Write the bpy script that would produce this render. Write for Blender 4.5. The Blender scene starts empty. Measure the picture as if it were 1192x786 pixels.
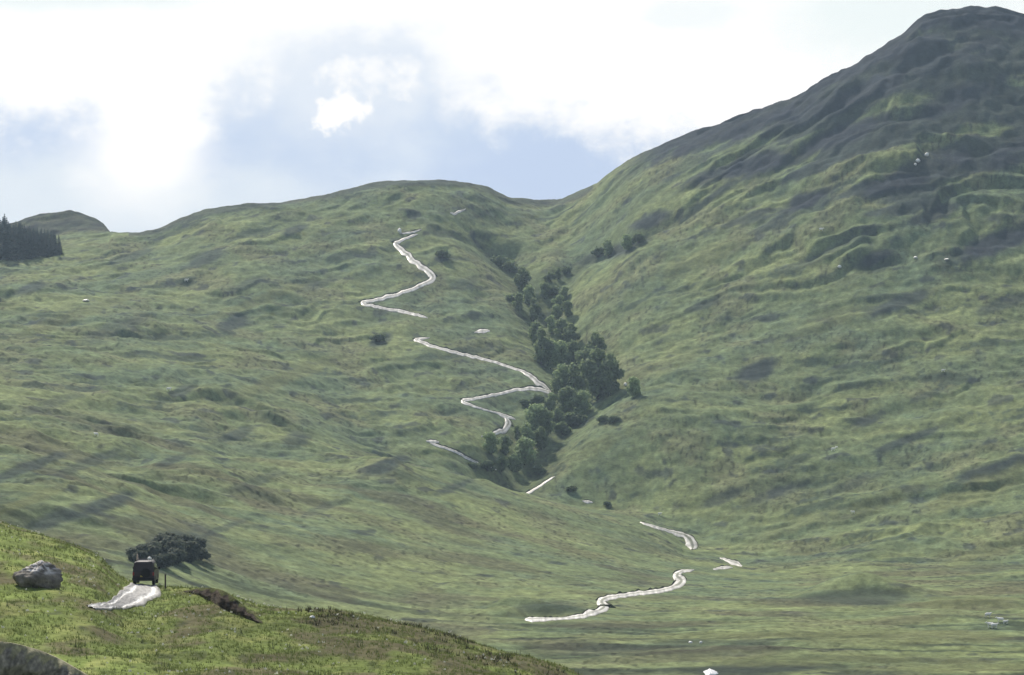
import bpy, math, random
import numpy as np

# ------------------------------------------------------------------ basics
random.seed(7)
rng = np.random.default_rng(11)
F, U0, H0 = 3066.0, 596.0, 520.0          # focal length, centre column and horizon row of the survey grid
sc = bpy.context.scene
col = sc.collection

def tag(o, label=None, cat=None, group=None, kind=None):
    if label: o['label'] = label
    if cat: o['category'] = cat
    if group: o['group'] = group
    if kind: o['kind'] = kind
    return o

def empty(name, loc, rz=0.0, s=1.0):
    o = bpy.data.objects.new(name, None)
    col.objects.link(o)
    o.location = loc
    o.rotation_euler = (0, 0, rz)
    o.scale = (s, s, s) if not isinstance(s, tuple) else s
    o.empty_display_size = 0.3
    return o

def mesh_from(name, verts, faces, colors=None, smooth=True, uniform=None):
    """verts (n,3); faces: (m,k) array or list of tuples"""
    me = bpy.data.meshes.new(name)
    verts = np.asarray(verts, dtype=np.float32)
    if isinstance(faces, np.ndarray):
        m, k = faces.shape
        me.vertices.add(len(verts)); me.vertices.foreach_set('co', verts.ravel())
        me.loops.add(m*k); me.loops.foreach_set('vertex_index', faces.astype(np.int32).ravel())
        me.polygons.add(m)
        me.polygons.foreach_set('loop_start', np.arange(0, m*k, k, dtype=np.int32))
        me.polygons.foreach_set('loop_total', np.full(m, k, dtype=np.int32))
        me.update(calc_edges=True)
    else:
        me.from_pydata([tuple(v) for v in verts], [], faces)
        me.update()
    me.polygons.foreach_set('use_smooth', np.full(len(me.polygons), smooth, dtype=bool))
    if colors is not None:
        ca = me.color_attributes.new('Col', 'FLOAT_COLOR', 'POINT')
        c = np.ones((len(verts), 4), dtype=np.float32); c[:, :3] = colors
        ca.data.foreach_set('color', c.ravel())
    return me

def obj(name, me, mat, parent=None):
    o = bpy.data.objects.new(name, me)
    col.objects.link(o)
    if mat is not None:
        me.materials.clear(); me.materials.append(mat)
    if parent is not None: o.parent = parent
    return o

class MB:
    """collects simple shapes that become ONE mesh"""
    def __init__(s): s.v = []; s.f = []
    def add(s, vs, fs):
        b = len(s.v); s.v += [tuple(v) for v in vs]; s.f += [tuple(b+i for i in f) for f in fs]
    def box(s, x0, x1, y0, y1, z0, z1, tx=0.0, ty=0.0):
        vs = [(x0,y0,z0),(x1,y0,z0),(x1,y1,z0),(x0,y1,z0),(x0+tx,y0+ty,z1),(x1-tx,y0+ty,z1),(x1-tx,y1-ty,z1),(x0+tx,y1-ty,z1)]
        s.add(vs, [(0,3,2,1),(4,5,6,7),(0,1,5,4),(1,2,6,5),(2,3,7,6),(3,0,4,7)])
    def tube(s, pts, rad, n=7, cap=True):
        pts = [np.array(p, float) for p in pts]
        rad = rad if isinstance(rad, (list, tuple)) else [rad]*len(pts)
        rings = []
        for i, p in enumerate(pts):
            d = pts[min(i+1, len(pts)-1)] - pts[max(i-1, 0)]
            d /= np.linalg.norm(d)+1e-9
            a = np.cross(d, (0,0,1.0) if abs(d[2]) < .9 else (1.0,0,0)); a /= np.linalg.norm(a)
            b = np.cross(d, a)
            rings.append([p + rad[i]*(math.cos(t)*a+math.sin(t)*b) for t in [2*math.pi*k/n for k in range(n)]])
        vs = [v for r in rings for v in r]
        fs = []
        for i in range(len(pts)-1):
            for k in range(n):
                fs.append((i*n+k, i*n+(k+1)%n, (i+1)*n+(k+1)%n, (i+1)*n+k))
        if cap:
            fs.append(tuple(range(n))[::-1]); fs.append(tuple((len(pts)-1)*n+k for k in range(n)))
        s.add(vs, fs)
    def lathe_x(s, prof, n=18, cx=0, cy=0, cz=0):
        """profile of (x, radius) turned about the x axis"""
        vs = []
        for (x, r) in prof:
            for k in range(n):
                t = 2*math.pi*k/n
                vs.append((cx+x, cy+r*math.cos(t), cz+r*math.sin(t)))
        fs = []
        for i in range(len(prof)-1):
            for k in range(n):
                fs.append((i*n+k, i*n+(k+1)%n, (i+1)*n+(k+1)%n, (i+1)*n+k))
        fs.append(tuple(range(n))[::-1]); fs.append(tuple((len(prof)-1)*n+k for k in range(n)))
        s.add(vs, fs)
    def build(s, name, mat, parent=None, smooth=False, bevel=0.0):
        me = mesh_from(name, s.v, s.f, smooth=smooth)
        o = obj(name, me, mat, parent)
        if bevel:
            m = o.modifiers.new('bevel', 'BEVEL'); m.width = bevel; m.segments = 2; m.limit_method = 'ANGLE'
        return o

# ------------------------------------------------------------------ noise
def _hash(ix, iy, seed):
    h = (ix.astype(np.int64)*374761393 + iy.astype(np.int64)*668265263 + seed*982451653) & 0xffffffff
    h = ((h ^ (h >> 13))*1274126177) & 0xffffffff
    h = h ^ (h >> 16)
    return h
_ang = np.linspace(0, 2*np.pi, 256, endpoint=False)
_gx, _gy = np.cos(_ang).astype(np.float32), np.sin(_ang).astype(np.float32)
def gnoise(x, y, seed=0):
    x0 = np.floor(x); y0 = np.floor(y)
    fx = (x-x0).astype(np.float32); fy = (y-y0).astype(np.float32)
    ux = fx*fx*fx*(fx*(fx*6-15)+10); uy = fy*fy*fy*(fy*(fy*6-15)+10)
    def g(i, j):
        h = _hash(x0+i, y0+j, seed) & 255
        return _gx[h]*(fx-i) + _gy[h]*(fy-j)
    a = g(0,0); b = g(1,0); c = g(0,1); d = g(1,1)
    return ((a*(1-ux)+b*ux)*(1-uy) + (c*(1-ux)+d*ux)*uy)*1.5
def fbm(x, y, seed, octs=3, gain=0.5):
    s = 0; a = 1.0; t = 0
    for k in range(octs):
        s = s + a*gnoise(x*2**k, y*2**k, seed+k*17); t += a; a *= gain
    return s/t
def sstep(a, b, x):
    t = np.clip((x-a)/(b-a), 0, 1)
    return t*t*(3-2*t)

# ------------------------------------------------------------------ terrain: survey curves (column, depth, row)
def smooth_interp(u, pts):
    """monotone cubic through (u, value) points"""
    p = sorted(pts); xs = np.array([a for a, _ in p], float); ys = np.array([b for _, b in p], float)
    if len(xs) == 1: return np.full(len(u), ys[0])
    h = np.diff(xs); d = np.diff(ys)/h
    m = np.zeros(len(xs)); m[0] = d[0]*0; m[-1] = d[-1]*0
    for i in range(1, len(xs)-1):
        if d[i-1]*d[i] > 0:
            w1 = 2*h[i]+h[i-1]; w2 = h[i]+2*h[i-1]
            m[i] = (w1+w2)/(w1/d[i-1]+w2/d[i])
    uc = np.clip(u, xs[0], xs[-1])
    i = np.clip(np.searchsorted(xs, uc)-1, 0, len(xs)-2)
    t = (uc-xs[i])/h[i]
    return ((2*t**3-3*t**2+1)*ys[i] + (t**3-2*t**2+t)*h[i]*m[i] + (-2*t**3+3*t**2)*ys[i+1] + (t**3-t**2)*h[i]*m[i+1])

core = np.arange(-44, 1240, 1.4)
g = [1.4]
left, right = [core[0]], [core[-1]]
st = 1.6
while left[-1] > -1500:
    left.append(left[-1]-st); right.append(right[-1]+st); st *= 1.045
US = np.concatenate([np.array(left[1:][::-1]), core, np.array(right[1:])])
YS = np.concatenate([
    np.arange(6, 60, 2.5), np.arange(60, 140, 1.2), np.arange(140, 250, 0.26), np.arange(250, 480, 3.0),
    np.arange(480, 980, 1.25), np.arange(980, 1760, 1.35), np.arange(1760, 2000, 4.0), np.arange(2000, 3400, 60.0)])
NU, NY = len(US), len(YS)

def zc(y, v): return (H0-v)*y/F      # height from depth and row
def curve(yp, vp=None, zp=None):
    y = smooth_interp(US, yp)
    if vp is not None: return y, zc(y, smooth_interp(US, vp))
    return y, smooth_interp(US, zp)

SKY = [(-1500,330),(-600,300),(-200,285),(0,283),(60,278),(100,273),(130,271),(160,270),(185,267),(205,259),(240,247),(300,238),(350,231),(400,222),(440,214),(470,211),
       (500,211),(540,213),(565,218),(580,226),(595,233),(610,234),(635,236),(650,235),(665,230),(680,223),(700,209),(720,195),(740,184),(790,164),(840,147),
       (890,128),(930,113),(945,102),(970,88),(1000,74),(1020,60),(1050,40),(1075,22),(1100,14),(1125,12),(1150,14),(1192,20),(1300,45),(1700,160),(2700,320)]
knots = []
knots.append(curve([(0,6)], zp=[(0,-2.2)]))
knots.append(curve([(0,60)], zp=[(0,-8.0),(300,-9.5),(700,-12),(1192,-15)]))
knots.append(curve([(0,145)], vp=[(-1500,300),(-300,640),(0,790),(100,800),(300,815),(500,830),(700,870),(900,930),(1192,1000),(2700,1200)]))
# crest of the near slope
knots.append(curve([(-1500,300),(0,232),(100,224),(165,219),(220,213),(300,205),(450,196),(640,186),(900,180),(1192,175)],
                   vp=[(-1500,150),(-300,500),(-100,580),(0,610),(60,627),(110,647),(145,676),(165,682),(200,685),(250,690),(300,706),(400,716),(450,725),(520,742),(580,760),(640,779),(700,803),(760,830),(900,900),(1192,980),(2700,1150)]))
knots.append((knots[3][0]+55, knots[3][1]-9.0))
knots.append(curve([(0,400)], zp=[(-1500,20),(-300,-15),(0,-36),(165,-42),(300,-46),(1192,-47),(1600,-46),(2700,-20)]))
# foot of the far slopes / valley floor
knots.append(curve([(0,600),(165,625),(300,660),(500,690),(650,700),(800,740),(1000,760),(1192,760)],
                   zp=[(-1500,60),(-300,-10),(0,-26),(165,-30),(300,-37),(500,-43),(650,-44.5),(800,-45),(1192,-44),(1500,-40),(2700,10)]))
knots.append(curve([(0,780),(200,800),(400,850),(600,900),(800,950),(1000,985),(1192,985)],
                   vp=[(-1500,250),(-300,480),(0,540),(200,580),(300,592),(400,600),(500,614),(600,627),(700,640),(800,655),(900,662),(1000,655),(1192,650),(1600,600),(2700,400)]))
# brow of the middle spur
knots.append(curve([(0,930),(200,960),(400,1000),(500,1020),(640,1040),(820,1058),(1192,1060)],
                   vp=[(-1500,280),(-300,440),(0,478),(200,510),(330,530),(430,537),(500,545),(560,560),(600,572),(640,583),(700,600),(760,612),(820,634),(900,630),(1000,615),(1192,590),(1600,520),(2700,360)]))
knots.append(curve([(0,1050),(300,1070),(430,1075),(560,1095),(640,1105),(1192,1120)],
                   vp=[(-1500,290),(-300,400),(0,430),(200,470),(330,500),(430,530),(500,550),(560,566),(605,573),(640,582),(700,596),(760,596),(820,594),(900,584),(1000,565),(1192,535),(1600,470),(2700,340)]))
knots.append(curve([(0,1130),(430,1140),(600,1150),(1192,1190)],
                   vp=[(-300,370),(0,395),(200,430),(330,460),(430,490),(500,505),(560,520),(605,535),(640,534),(700,530),(760,522),(900,510),(1000,495),(1192,468),(1600,420),(2700,340)]))
knots.append(curve([(0,1280),(600,1320),(1192,1330)],
                   vp=[(-300,330),(0,340),(200,362),(400,388),(500,398),(600,415),(660,420),(750,395),(900,360),(1050,335),(1192,330),(1600,340),(2700,335)]))
knots.append(curve([(0,1420),(300,1440),(500,1470),(640,1500),(900,1470),(1192,1470)],
                   vp=[(-300,310),(0,303),(140,302),(300,285),(400,290),(500,295),(600,310),(660,310),(750,262),(900,215),(1050,160),(1192,155),(1400,190),(1700,250),(2700,330)]))
ysky = [(-1500,1480),(0,1520),(200,1545),(400,1590),(500,1620),(590,1690),(640,1735),(700,1690),(800,1640),(1000,1600),(1120,1610),(1192,1610),(2700,1600)]
knots.append(curve(ysky, vp=SKY))
# behind the skyline: falls away, except the knoll behind the spruces
yk = smooth_interp(US, ysky)
knoll = smooth_interp(US, [(-300,285),(-40,268),(10,262),(45,251),(75,248),(98,252),(118,262),(128,272),(145,290),(250,300)])
zback = knots[-1][1] - 14
wk = sstep(140, 122, US)
knots.append((yk+130, np.where(US < 146, (1-wk)*zback + wk*zc(yk+130, knoll), zback)))
knots.append((yk+320, knots[-1][1]-60))
knots.append((np.full(NU, 3500.0), np.full(NU, -60.0)))
KY = np.stack([k[0] for k in knots]); KZ = np.stack([k[1] for k in knots])      # (K, NU)

def pchip_cols(KY, KZ, YS):
    K, N = KY.shape
    h = np.diff(KY, axis=0); d = np.diff(KZ, axis=0)/h
    m = np.zeros_like(KZ)
    m[0] = d[0]; m[-1] = d[-1]
    # finite-difference tangents, limited where the slope changes sign
    for i in range(1, K-1):
        a, b = d[i-1], d[i]
        w = h[i]/(h[i-1]+h[i])
        t = w*a + (1-w)*b
        lim = 3*np.minimum(np.abs(a), np.abs(b))
        m[i] = np.where(a*b > 0, np.sign(t)*np.minimum(np.abs(t), lim), 0.0)
    Z = np.zeros((len(YS), N))
    for c in range(N):
        i = np.clip(np.searchsorted(KY[:, c], YS)-1, 0, K-2)
        t = np.clip((YS-KY[i, c])/h[i, c], 0, 1)
        Z[:, c] = ((2*t**3-3*t**2+1)*KZ[i, c] + (t**3-2*t**2+t)*h[i, c]*m[i, c] + (-2*t**3+3*t**2)*KZ[i+1, c] + (t**3-t**2)*h[i, c]*m[i+1, c])
    return Z
Z = pchip_cols(KY, KZ, YS)
X = (US[None, :]-U0)/F*YS[:, None]
Y = np.repeat(YS[:, None], NU, 1)
UU = np.repeat(US[None, :], NY, 0)

def col_of(u):
    i = int(np.clip(np.searchsorted(US, u)-1, 0, NU-2)); return i, (u-US[i])/(US[i+1]-US[i])
def hit(u, v, Zg, ymin=100.0):
    """first ground point along the sight line (u, v); None if it meets the sky"""
    i, t = col_of(u)
    z = Zg[:, i]*(1-t)+Zg[:, i+1]*t
    vv = H0 - F*z/YS
    j0 = int(np.searchsorted(YS, ymin))
    k = np.nonzero(vv[j0:] <= v)[0]
    if len(k) == 0: return None
    k = k[0]+j0
    if k == 0: return None
    a, b = vv[k-1], vv[k]
    s = 0.0 if a == b else np.clip((a-v)/(a-b), 0, 1)
    y = YS[k-1]+s*(YS[k]-YS[k-1]); zz = z[k-1]+s*(z[k]-z[k-1])
    return np.array([(u-U0)/F*y, y, zz])
def gz(x, y, Zg):
    """ground height under (x, y), arrays allowed"""
    x = np.atleast_1d(np.asarray(x, float)); y = np.atleast_1d(np.asarray(y, float))
    u = U0+F*x/y
    i = np.clip(np.searchsorted(US, u)-1, 0, NU-2); j = np.clip(np.searchsorted(YS, y)-1, 0, NY-2)
    s = (u-US[i])/(US[i+1]-US[i]); t = (y-YS[j])/(YS[j+1]-YS[j])
    return (Zg[j, i]*(1-s)+Zg[j, i+1]*s)*(1-t) + (Zg[j+1, i]*(1-s)+Zg[j+1, i+1]*s)*t

Zbase = Z.copy()

# ---- track segments: (column, row, width in rows), all found again on the ground below
SEG = [
 [(524,247,2.5),(529,248.5,4),(534,246,3.5),(542,243,2)],
 [(466,272,2),(478,271,2.5),(491,267,1.8)],
 [(486,273,3.5),(470,279,4),(461,284,6),(466,290,7.5),(474,297,9),(480,303,8),(488,310,8),(497,316,8),(503,321,9),(503,326,8),(497,329,6),(488,333,5),(470,340,5),(450,346,5),(432,351,4.5),(421,353,5),(430,356,4),(450,360,3.5),(470,363,4.5),(488,368,4),(498,371,2)],
 [(552,388,2.5),(560,386,6),(570,386,4)],
 [(500,394,2),(484,396,5),(495,401,5),(510,406,4.5),(530,411,4),(550,415,4),(570,420,3.5),(590,426,3.5),(605,431,4),(616,435,7),(626,441,8),(640,446,4.5),(625,449,5),(605,453,4),(580,459,4),(560,463,4),(545,466,5),(539,469,5.5),(545,472,4),(556,475,2.2),(566,477.5,1.8),(576,480,2.2),(586,482,5),(600,485.5,3)],
 [(588,484,7),(592,490,9),(586,497,7),(575,502,4.5),(560,506,2.5)],
 [(496,514,4),(511,514.5,4.5)],[(501,516,3.5),(515,521,3.5),(535,525,3),(549,528,2),(562,530,1.6),(578,531.5,1.6)],
 [(606,558,5),(615,554,5.5),(628,549,4.5),(640,544,4),(646,543,2.5)],
 [(678,583.5,3.5),(684,584.5,4),(690,586,3)],
 [(745,608,2.5),(757,612,3.5),(770,616,4),(785,620,5),(797,624,9),(804,629,14),(806,635,15),(806,641,13)],
 [(838,650,3),(847,653,4.5),(857,656,7),(864,660,5)],[(830,663,3),(845,661,3.5),(853,661,2)],
 [(808,664,3),(794,666,5),(788,671,13),(793,678,14),(783,684,7),(765,689,6),(745,691,6),(725,694,5.5),(706,697,8),(700,702,14),(703,707,13),(693,714,7),(670,719,5.5),(645,721,5),(625,722,6),(611,722,4)],
]
def catmull(pts, step):
    P = np.array(pts, float); out = []
    Q = np.vstack([2*P[0]-P[1], P, 2*P[-1]-P[-2]])
    for i in range(1, len(Q)-2):
        n = max(2, int(np.hypot(*(Q[i+1]-Q[i])[:2])/step))
        for k in range(n):
            t = k/n
            out.append(0.5*((2*Q[i])+(-Q[i-1]+Q[i+1])*t+(2*Q[i-1]-5*Q[i]+4*Q[i+1]-Q[i+2])*t*t+(-Q[i-1]+3*Q[i]-3*Q[i+1]+Q[i+2])*t**3))
    out.append(P[-1]); return np.array(out)
SEGD = [catmull(s, 1.5) for s in SEG]
def hits(pts, Zg, ymin=100):
    r = [hit(p[0], p[1], Zg, ymin) for p in pts]
    return np.array([q for q in r if q is not None])
road_pts = np.vstack([hits(s[::2], Zbase, 400) for s in SEGD])
gully_main = catmull([(588,552),(603,545),(625,522),(648,495),(668,468),(672,440),(660,415),(645,392),(635,365),(625,340),(608,322),(592,300),(580,285)], 4)
gully_side = catmull([(640,352),(652,325),(665,312),(690,297),(715,289),(745,272),(785,250)], 4)
gm = hits(gully_main, Zbase, 1090); gs = hits(gully_side, Zbase, 1100)

def dist_field(pts, sub=4):
    ii = np.arange(0, NY, sub); jj = np.arange(0, NU, sub)
    if ii[-1] != NY-1: ii = np.append(ii, NY-1)
    if jj[-1] != NU-1: jj = np.append(jj, NU-1)
    px, py = X[np.ix_(ii, jj)].ravel(), Y[np.ix_(ii, jj)].ravel()
    d = np.full(px.shape, 1e9)
    for k in range(0, len(pts), 40):
        q = pts[k:k+40]
        d = np.minimum(d, ((px[:, None]-q[None, :, 0])**2+(py[:, None]-q[None, :, 1])**2).min(1))
    d = np.sqrt(d).reshape(len(ii), len(jj))
    # bilinear upsample by index
    def up(a, idx, n, axis):
        t = np.arange(n); k = np.clip(np.searchsorted(idx, t, side='right')-1, 0, len(idx)-2)
        w = (t-idx[k])/(idx[k+1]-idx[k])
        a0 = np.take(a, k, axis); a1 = np.take(a, k+1, axis)
        w = w[:, None] if axis == 0 else w[None, :]
        return a0*(1-w)+a1*w
    return up(up(d, ii, NY, 0), jj, NU, 1)
d_road = dist_field(road_pts)
d_gm, d_gs = dist_field(gm), dist_field(gs)
Z -= 9.0*np.exp(-(d_gm/16)**2) + 6.0*np.exp(-(d_gs/11)**2)

# ---- mounds on the valley floor and hollows, by survey position: column, row, half width (m), half depth (m), height
def bump(u, v, rx, ry, h, ymin=400):
    p = hit(u, v, Zbase, ymin)
    if p is None: return
    q = np.exp(-(((X-p[0])/rx)**2+((Y-p[1])/ry)**2)**1.3)
    Z[:] = Z + h*q
bump(990,690,11,9,4.4); bump(1035,691,12,9,3.0); bump(1010,688,18,11,1.5); bump(955,693,7,8,1.6)
bump(608,706,8,6,2.4); bump(642,712,10,5,2.0); bump(588,713,5,6,1.5); bump(628,716,6,6,-1.6)
bump(1130,705,16,8,1.8); bump(1090,722,18,12,1.2); bump(1180,700,14,12,1.3)
bump(880,760,30,12,0.9); bump(700,750,26,10,0.8); bump(1020,750,30,10,0.9)
bump(445,548,14,26,3.0); bump(340,500,18,40,3.0); bump(230,470,30,50,4.0); bump(240,560,24,40,3.0)
bump(100,600,26,40,4.0); bump(60,560,26,40,3.5); bump(700,340,30,60,4.0); bump(800,500,30,50,4.0); bump(840,590,22,30,3.0); bump(940,540,30,40,3.5)

# ---- relief
farw = sstep(420, 560, Y)                       # far country
nearw = 1-farw
hill = sstep(900, 1130, Y+0.25*np.abs(UU-700)+0.45*np.clip(520-UU, 0, 520))   # slopes
damp = 1-0.85*np.exp(-(d_road/9.0)**2)
high = sstep(20, 150, Zbase)*sstep(700, 900, UU)   # upper right-hand mountain
def grain(ex, ey): return X*ex+Y*ey, -X*ey+Y*ex     # along / across the grain of a hillside
E, Pp = grain(0.60, 0.80)
E2, P2 = grain(0.985, 0.17)
wR = sstep(-60, 60, X-0.06*Y+20)                # the right-hand mountain
warp = fbm(X/90, Y/90, 3, 2)
warp2 = fbm(X/28, Y/28, 5, 2)
def stair(s, rise=0.26):
    f = s-np.floor(s)
    return np.where(f < rise, sstep(0, rise, f), 1-(f-rise)/(1-rise))
def both(fn): return fn(E, Pp)*(1-wR)+fn(E2, P2)*wR
hum = both(lambda e, p: 3.0*fbm(e/95, p/42, 21, 2) + 1.7*fbm(e/38, p/17, 31, 2))*hill
patch1 = sstep(-0.12, 0.30, fbm(X/75+9, Y/75, 41, 2)); patch2 = sstep(-0.05, 0.28, both(lambda e, p: fbm(e/60, p/30+4, 45, 2)))
leftm = sstep(560, 320, UU)*sstep(1280, 1050, Y)*sstep(600, 720, Y)
ter = both(lambda e, p: 3.6*(stair(p/46+warp*1.3+warp2*0.35)-.5)*patch1*(0.42+1.0*high+0.4*leftm)*(1-.25*wR) + 1.7*(stair(p/19+warp*1.6+warp2*0.8+0.4)-.5)*patch2*(0.75+0.7*high))*hill
crag = high*(4.5*(stair(P2/44+warp*1.2+warp2*0.5+0.3, 0.2)-.5)*sstep(-0.2, 0.2, fbm(E2/70, P2/50+7, 51, 2)) + 1.0*fbm(E2/30, P2/9, 55, 2))
small = 0.72*fbm(X/9, Y/9, 61, 3)*(0.4+0.9*hill) + 0.12*hill*(1-2*np.abs(gnoise(X/4.5, Y/5.5, 65)))*(0.4+0.8*patch2) + 0.35*fbm(X/24, Y/24, 63, 2)
fine = 0.26*fbm(X/3.2, Y/3.2, 67, 2)
brow = 1-0.85*np.exp(-((UU-650)/95)**2-((Y-1060)/60)**2)
rock_n = high*1.3*fbm(X/16, Y/12, 69, 3)
pil = 0.9*(2*np.abs(gnoise(X/17+.3*warp2, Y/24, 81))-.5)*hill*sstep(-.25, .2, fbm(X/60, Y/80, 83, 2))
topd = 1-0.4*np.exp(-((Y-KY[13][None, :])/55)**2)
Z += (hum+ter+crag+small+fine+rock_n+pil)*damp*brow*topd*farw + high*farw*(0.55*gnoise(X/5, Y/9, 85)+0.8*gnoise(X/13, Y/30, 87))
d_veh = np.hypot(X-(165-U0)/F*219, (Y-216)/1.6)
nd = 1-0.9*np.exp(-(d_veh/5.0)**2)
Z += nearw*nd*sstep(40, 120, Y)*(0.40*fbm(X/7, Y/9, 71, 2)+0.15*fbm(X/2.2, Y/2.8, 73, 3)+0.05*fbm(X/0.6, Y/0.8, 77, 2))

# ------------------------------------------------------------------ ground colours (plants that cover it, with shade painted into some darks)
def C(*c): return np.array(c, dtype=np.float32)
def mixc(a, b, t): return a*(1-t[..., None])+b*t[..., None]
G_mid, G_light, G_olive, G_blue = C(0.144,0.186,0.090), C(0.205,0.243,0.104), C(0.167,0.180,0.094), C(0.113,0.162,0.096)
D_heath_shade, D_fern, ROCK, EARTH = C(.026,.034,.050), C(.040,.062,.044), C(.10,.095,.095), C(.060,.045,.036)  # the heather tone also carries the bluish shade of the slopes
n1 = both(lambda e, p: fbm(e/80, p/38, 101, 3)); n2 = fbm(X/33, Y/48, 103, 3); n3 = fbm(X/9, Y/16, 105, 3); n4 = fbm(X/2.6, Y/5, 107, 2)
COLR = np.broadcast_to(G_mid, (NY, NU, 3)).astype(np.float32).copy()
COLR = mixc(COLR, G_light, sstep(-0.05, 0.35, n1+0.35*n3)*0.8)
COLR = mixc(COLR, G_olive, sstep(0.0, 0.35, n2+0.3*n3)*0.7)
COLR = mixc(COLR, G_blue, sstep(0.0, 0.4, -n1+0.5*n3)*0.7)
COLR = mixc(COLR, D_fern, sstep(0.20, 0.42, both(lambda e, p: fbm(e/48, p/15, 111, 3))+0.25*n4)*0.75*hill)
COLR = mixc(COLR, D_heath_shade, sstep(0.22, 0.40, n3*0.6+0.6*both(lambda e, p: fbm(e/24, p/9, 113, 2)))*0.6*farw)
floorw = sstep(440, 520, Y)*(1-sstep(900, 1050, Y))
band = fbm(X/55, Y/11, 121, 3)
COLR = mixc(COLR, C(.045,.062,.038), sstep(0.0, 0.25, band)*floorw*sstep(760, 620, Y)*0.95)
COLR = mixc(COLR, C(.185,.22,.10), sstep(0.0, 0.35, -band)*floorw*0.7)
COLR = mixc(COLR, C(.088,.080,.052), sstep(0.0, 0.3, fbm(X/60, Y/40, 123, 2))*floorw*0.55)
COLR *= ((1+0.36*n4*farw)*(1-0.5*farw*sstep(.22, .5, gnoise(X/1.8, Y/3.4, 115))*sstep(-.15, .2, n2+.5*n3)))[..., None]
crk = high*sstep(0.12, 0.42, 1.3*fbm(E2/60, P2/22, 131, 3)+0.9*sstep(50, 230, Zbase)-0.30)
COLR = mixc(COLR, C(.036,.050,.050), crk*0.9)  # dark crag cover, also standing for the high mountain's backlit shade
# near slope: richer, yellower grass
near_c = np.broadcast_to(C(0.142,0.183,0.050), (NY, NU, 3))
near_c = mixc(near_c, C(0.201,0.224,0.073), sstep(0, .4, fbm(X/3.0, Y/6, 141, 3)))
near_c = mixc(near_c, C(.115,.108,.056), sstep(0.02, .4, fbm(X/5.0, Y/9, 143, 3)+0.30*sstep(140, 460, UU)))
near_c = mixc(near_c, C(.050,.060,.030), sstep(0.22, .5, fbm(X/1.6, Y/4, 145, 3))*0.6)
near_c = mixc(near_c, C(.075,.068,.040), sstep(0.05, .35, fbm(X/2.6, Y/5, 147, 3))*0.75*sstep(280, 400, UU)*sstep(-26, -8, Y-KY[3][None, :]))
near_c = near_c*(1+0.22*sstep(190, 60, UU))[..., None]
COLR = mixc(COLR, near_c.astype(np.float32), nearw)
fb = 0.8*fbm(X/30, Y/9, 125, 2)
Z += fb*floorw*sstep(820, 640, Y)*damp
# dark heather and bracken, with hollow and crag shade painted in: column, row, half sizes in rows and columns, strength
NP_ = 0.5*n3 + 0.4*fbm(X/14, Y/22, 151, 2)
VV = H0-F*Z/Y
def paint(u, v, ru, rv, s, c=D_heath_shade, tilt=0.36, ymin=400):
    p = hit(u, v, Z, ymin)
    if p is None: return
    if v > 640: tilt = 0.02
    j0, j1 = np.searchsorted(YS, [p[1]-170, p[1]+170]); i0, i1 = np.searchsorted(US, [u-ru*1.8-30, u+ru*1.8+30])
    sl = (slice(j0, j1), slice(i0, i1))
    du = UU[sl]-u; dv = VV[sl]-v
    a = du*math.cos(tilt)-dv*math.sin(tilt); b = du*math.sin(tilt)+dv*math.cos(tilt)
    d = np.sqrt((a/ru)**2+(b/rv)**2) + 0.8*NP_[sl]
    if c is D_heath_shade and v > 655: c = C(.042,.056,.042)
    if c is D_heath_shade and v > 330 and u >= 650: c = C(.036,.050,.050)
    if c is D_heath_shade and u < 650 and v < 660: c = C(.036,.052,.050)
    w = sstep(1.35, 0.55, d)*min(1, s*1.15)
    COLR[sl] = mixc(COLR[sl], c, w)
for (u, v, ru, rv, s) in [(985,155,58,12,.8),(1110,115,60,14,.7),(880,190,45,13,.8),(830,205,40,9,.6),(1070,200,70,16,.75),(940,232,34,9,.8),(1160,282,55,15,.8),(1050,352,44,8,.75),
    (1085,250,44,7,.6),(1172,352,32,8,.6),(880,432,27,11,.85),(1010,490,22,6,.7),(1055,512,44,5,.7),(1155,546,52,8,.75),(1120,48,110,28,.6),(1010,105,60,12,.7),(1180,180,40,16,.7),
    (725,290,26,8,.7),(757,257,28,8,.75),(690,300,20,6,.5),(960,130,50,8,.6),(1020,300,20,7,.7),(820,355,22,5,.6),(1080,460,22,4,.5),(900,140,70,9,.7),(820,165,60,8,.7),(960,95,40,8,.8),(1040,60,30,12,.8),
    (240,300,26,8,.7),(342,268,17,5,.7),(36,335,22,6,.7),(130,385,42,9,.5),(272,376,19,8,.75),(441,396,14,7,.75),(212,455,17,5,.6),(30,545,55,6,.7),(122,588,42,8,.75),(62,605,34,9,.7),
    (450,541,30,7,.7),(527,568,27,5,.6),(345,512,17,10,.6),(200,536,22,5,.6),(290,330,20,5,.5),(276,505,24,6,.6),(150,300,30,5,.5),(375,330,30,5,.4),(60,470,40,7,.4),(300,560,35,6,.4),(380,590,30,5,.4),
    (515,300,12,5,.7),(540,330,20,7,.5),(455,345,25,3,.5),(560,250,20,3,.4),(195,640,48,20,.8),(260,615,30,4,.5),(100,540,40,6,.5),
    (1000,695,60,11,.7),(640,708,40,8,.55),(840,580,30,6,.6),(900,575,45,7,.5),(1000,560,50,5,.4),(875,779,95,8,.9),(1010,785,60,5,.6),(880,748,40,4,.6),(800,748,40,4,.6),(720,755,60,4,.5)]:
    paint(u, v, ru, rv, s)
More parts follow.
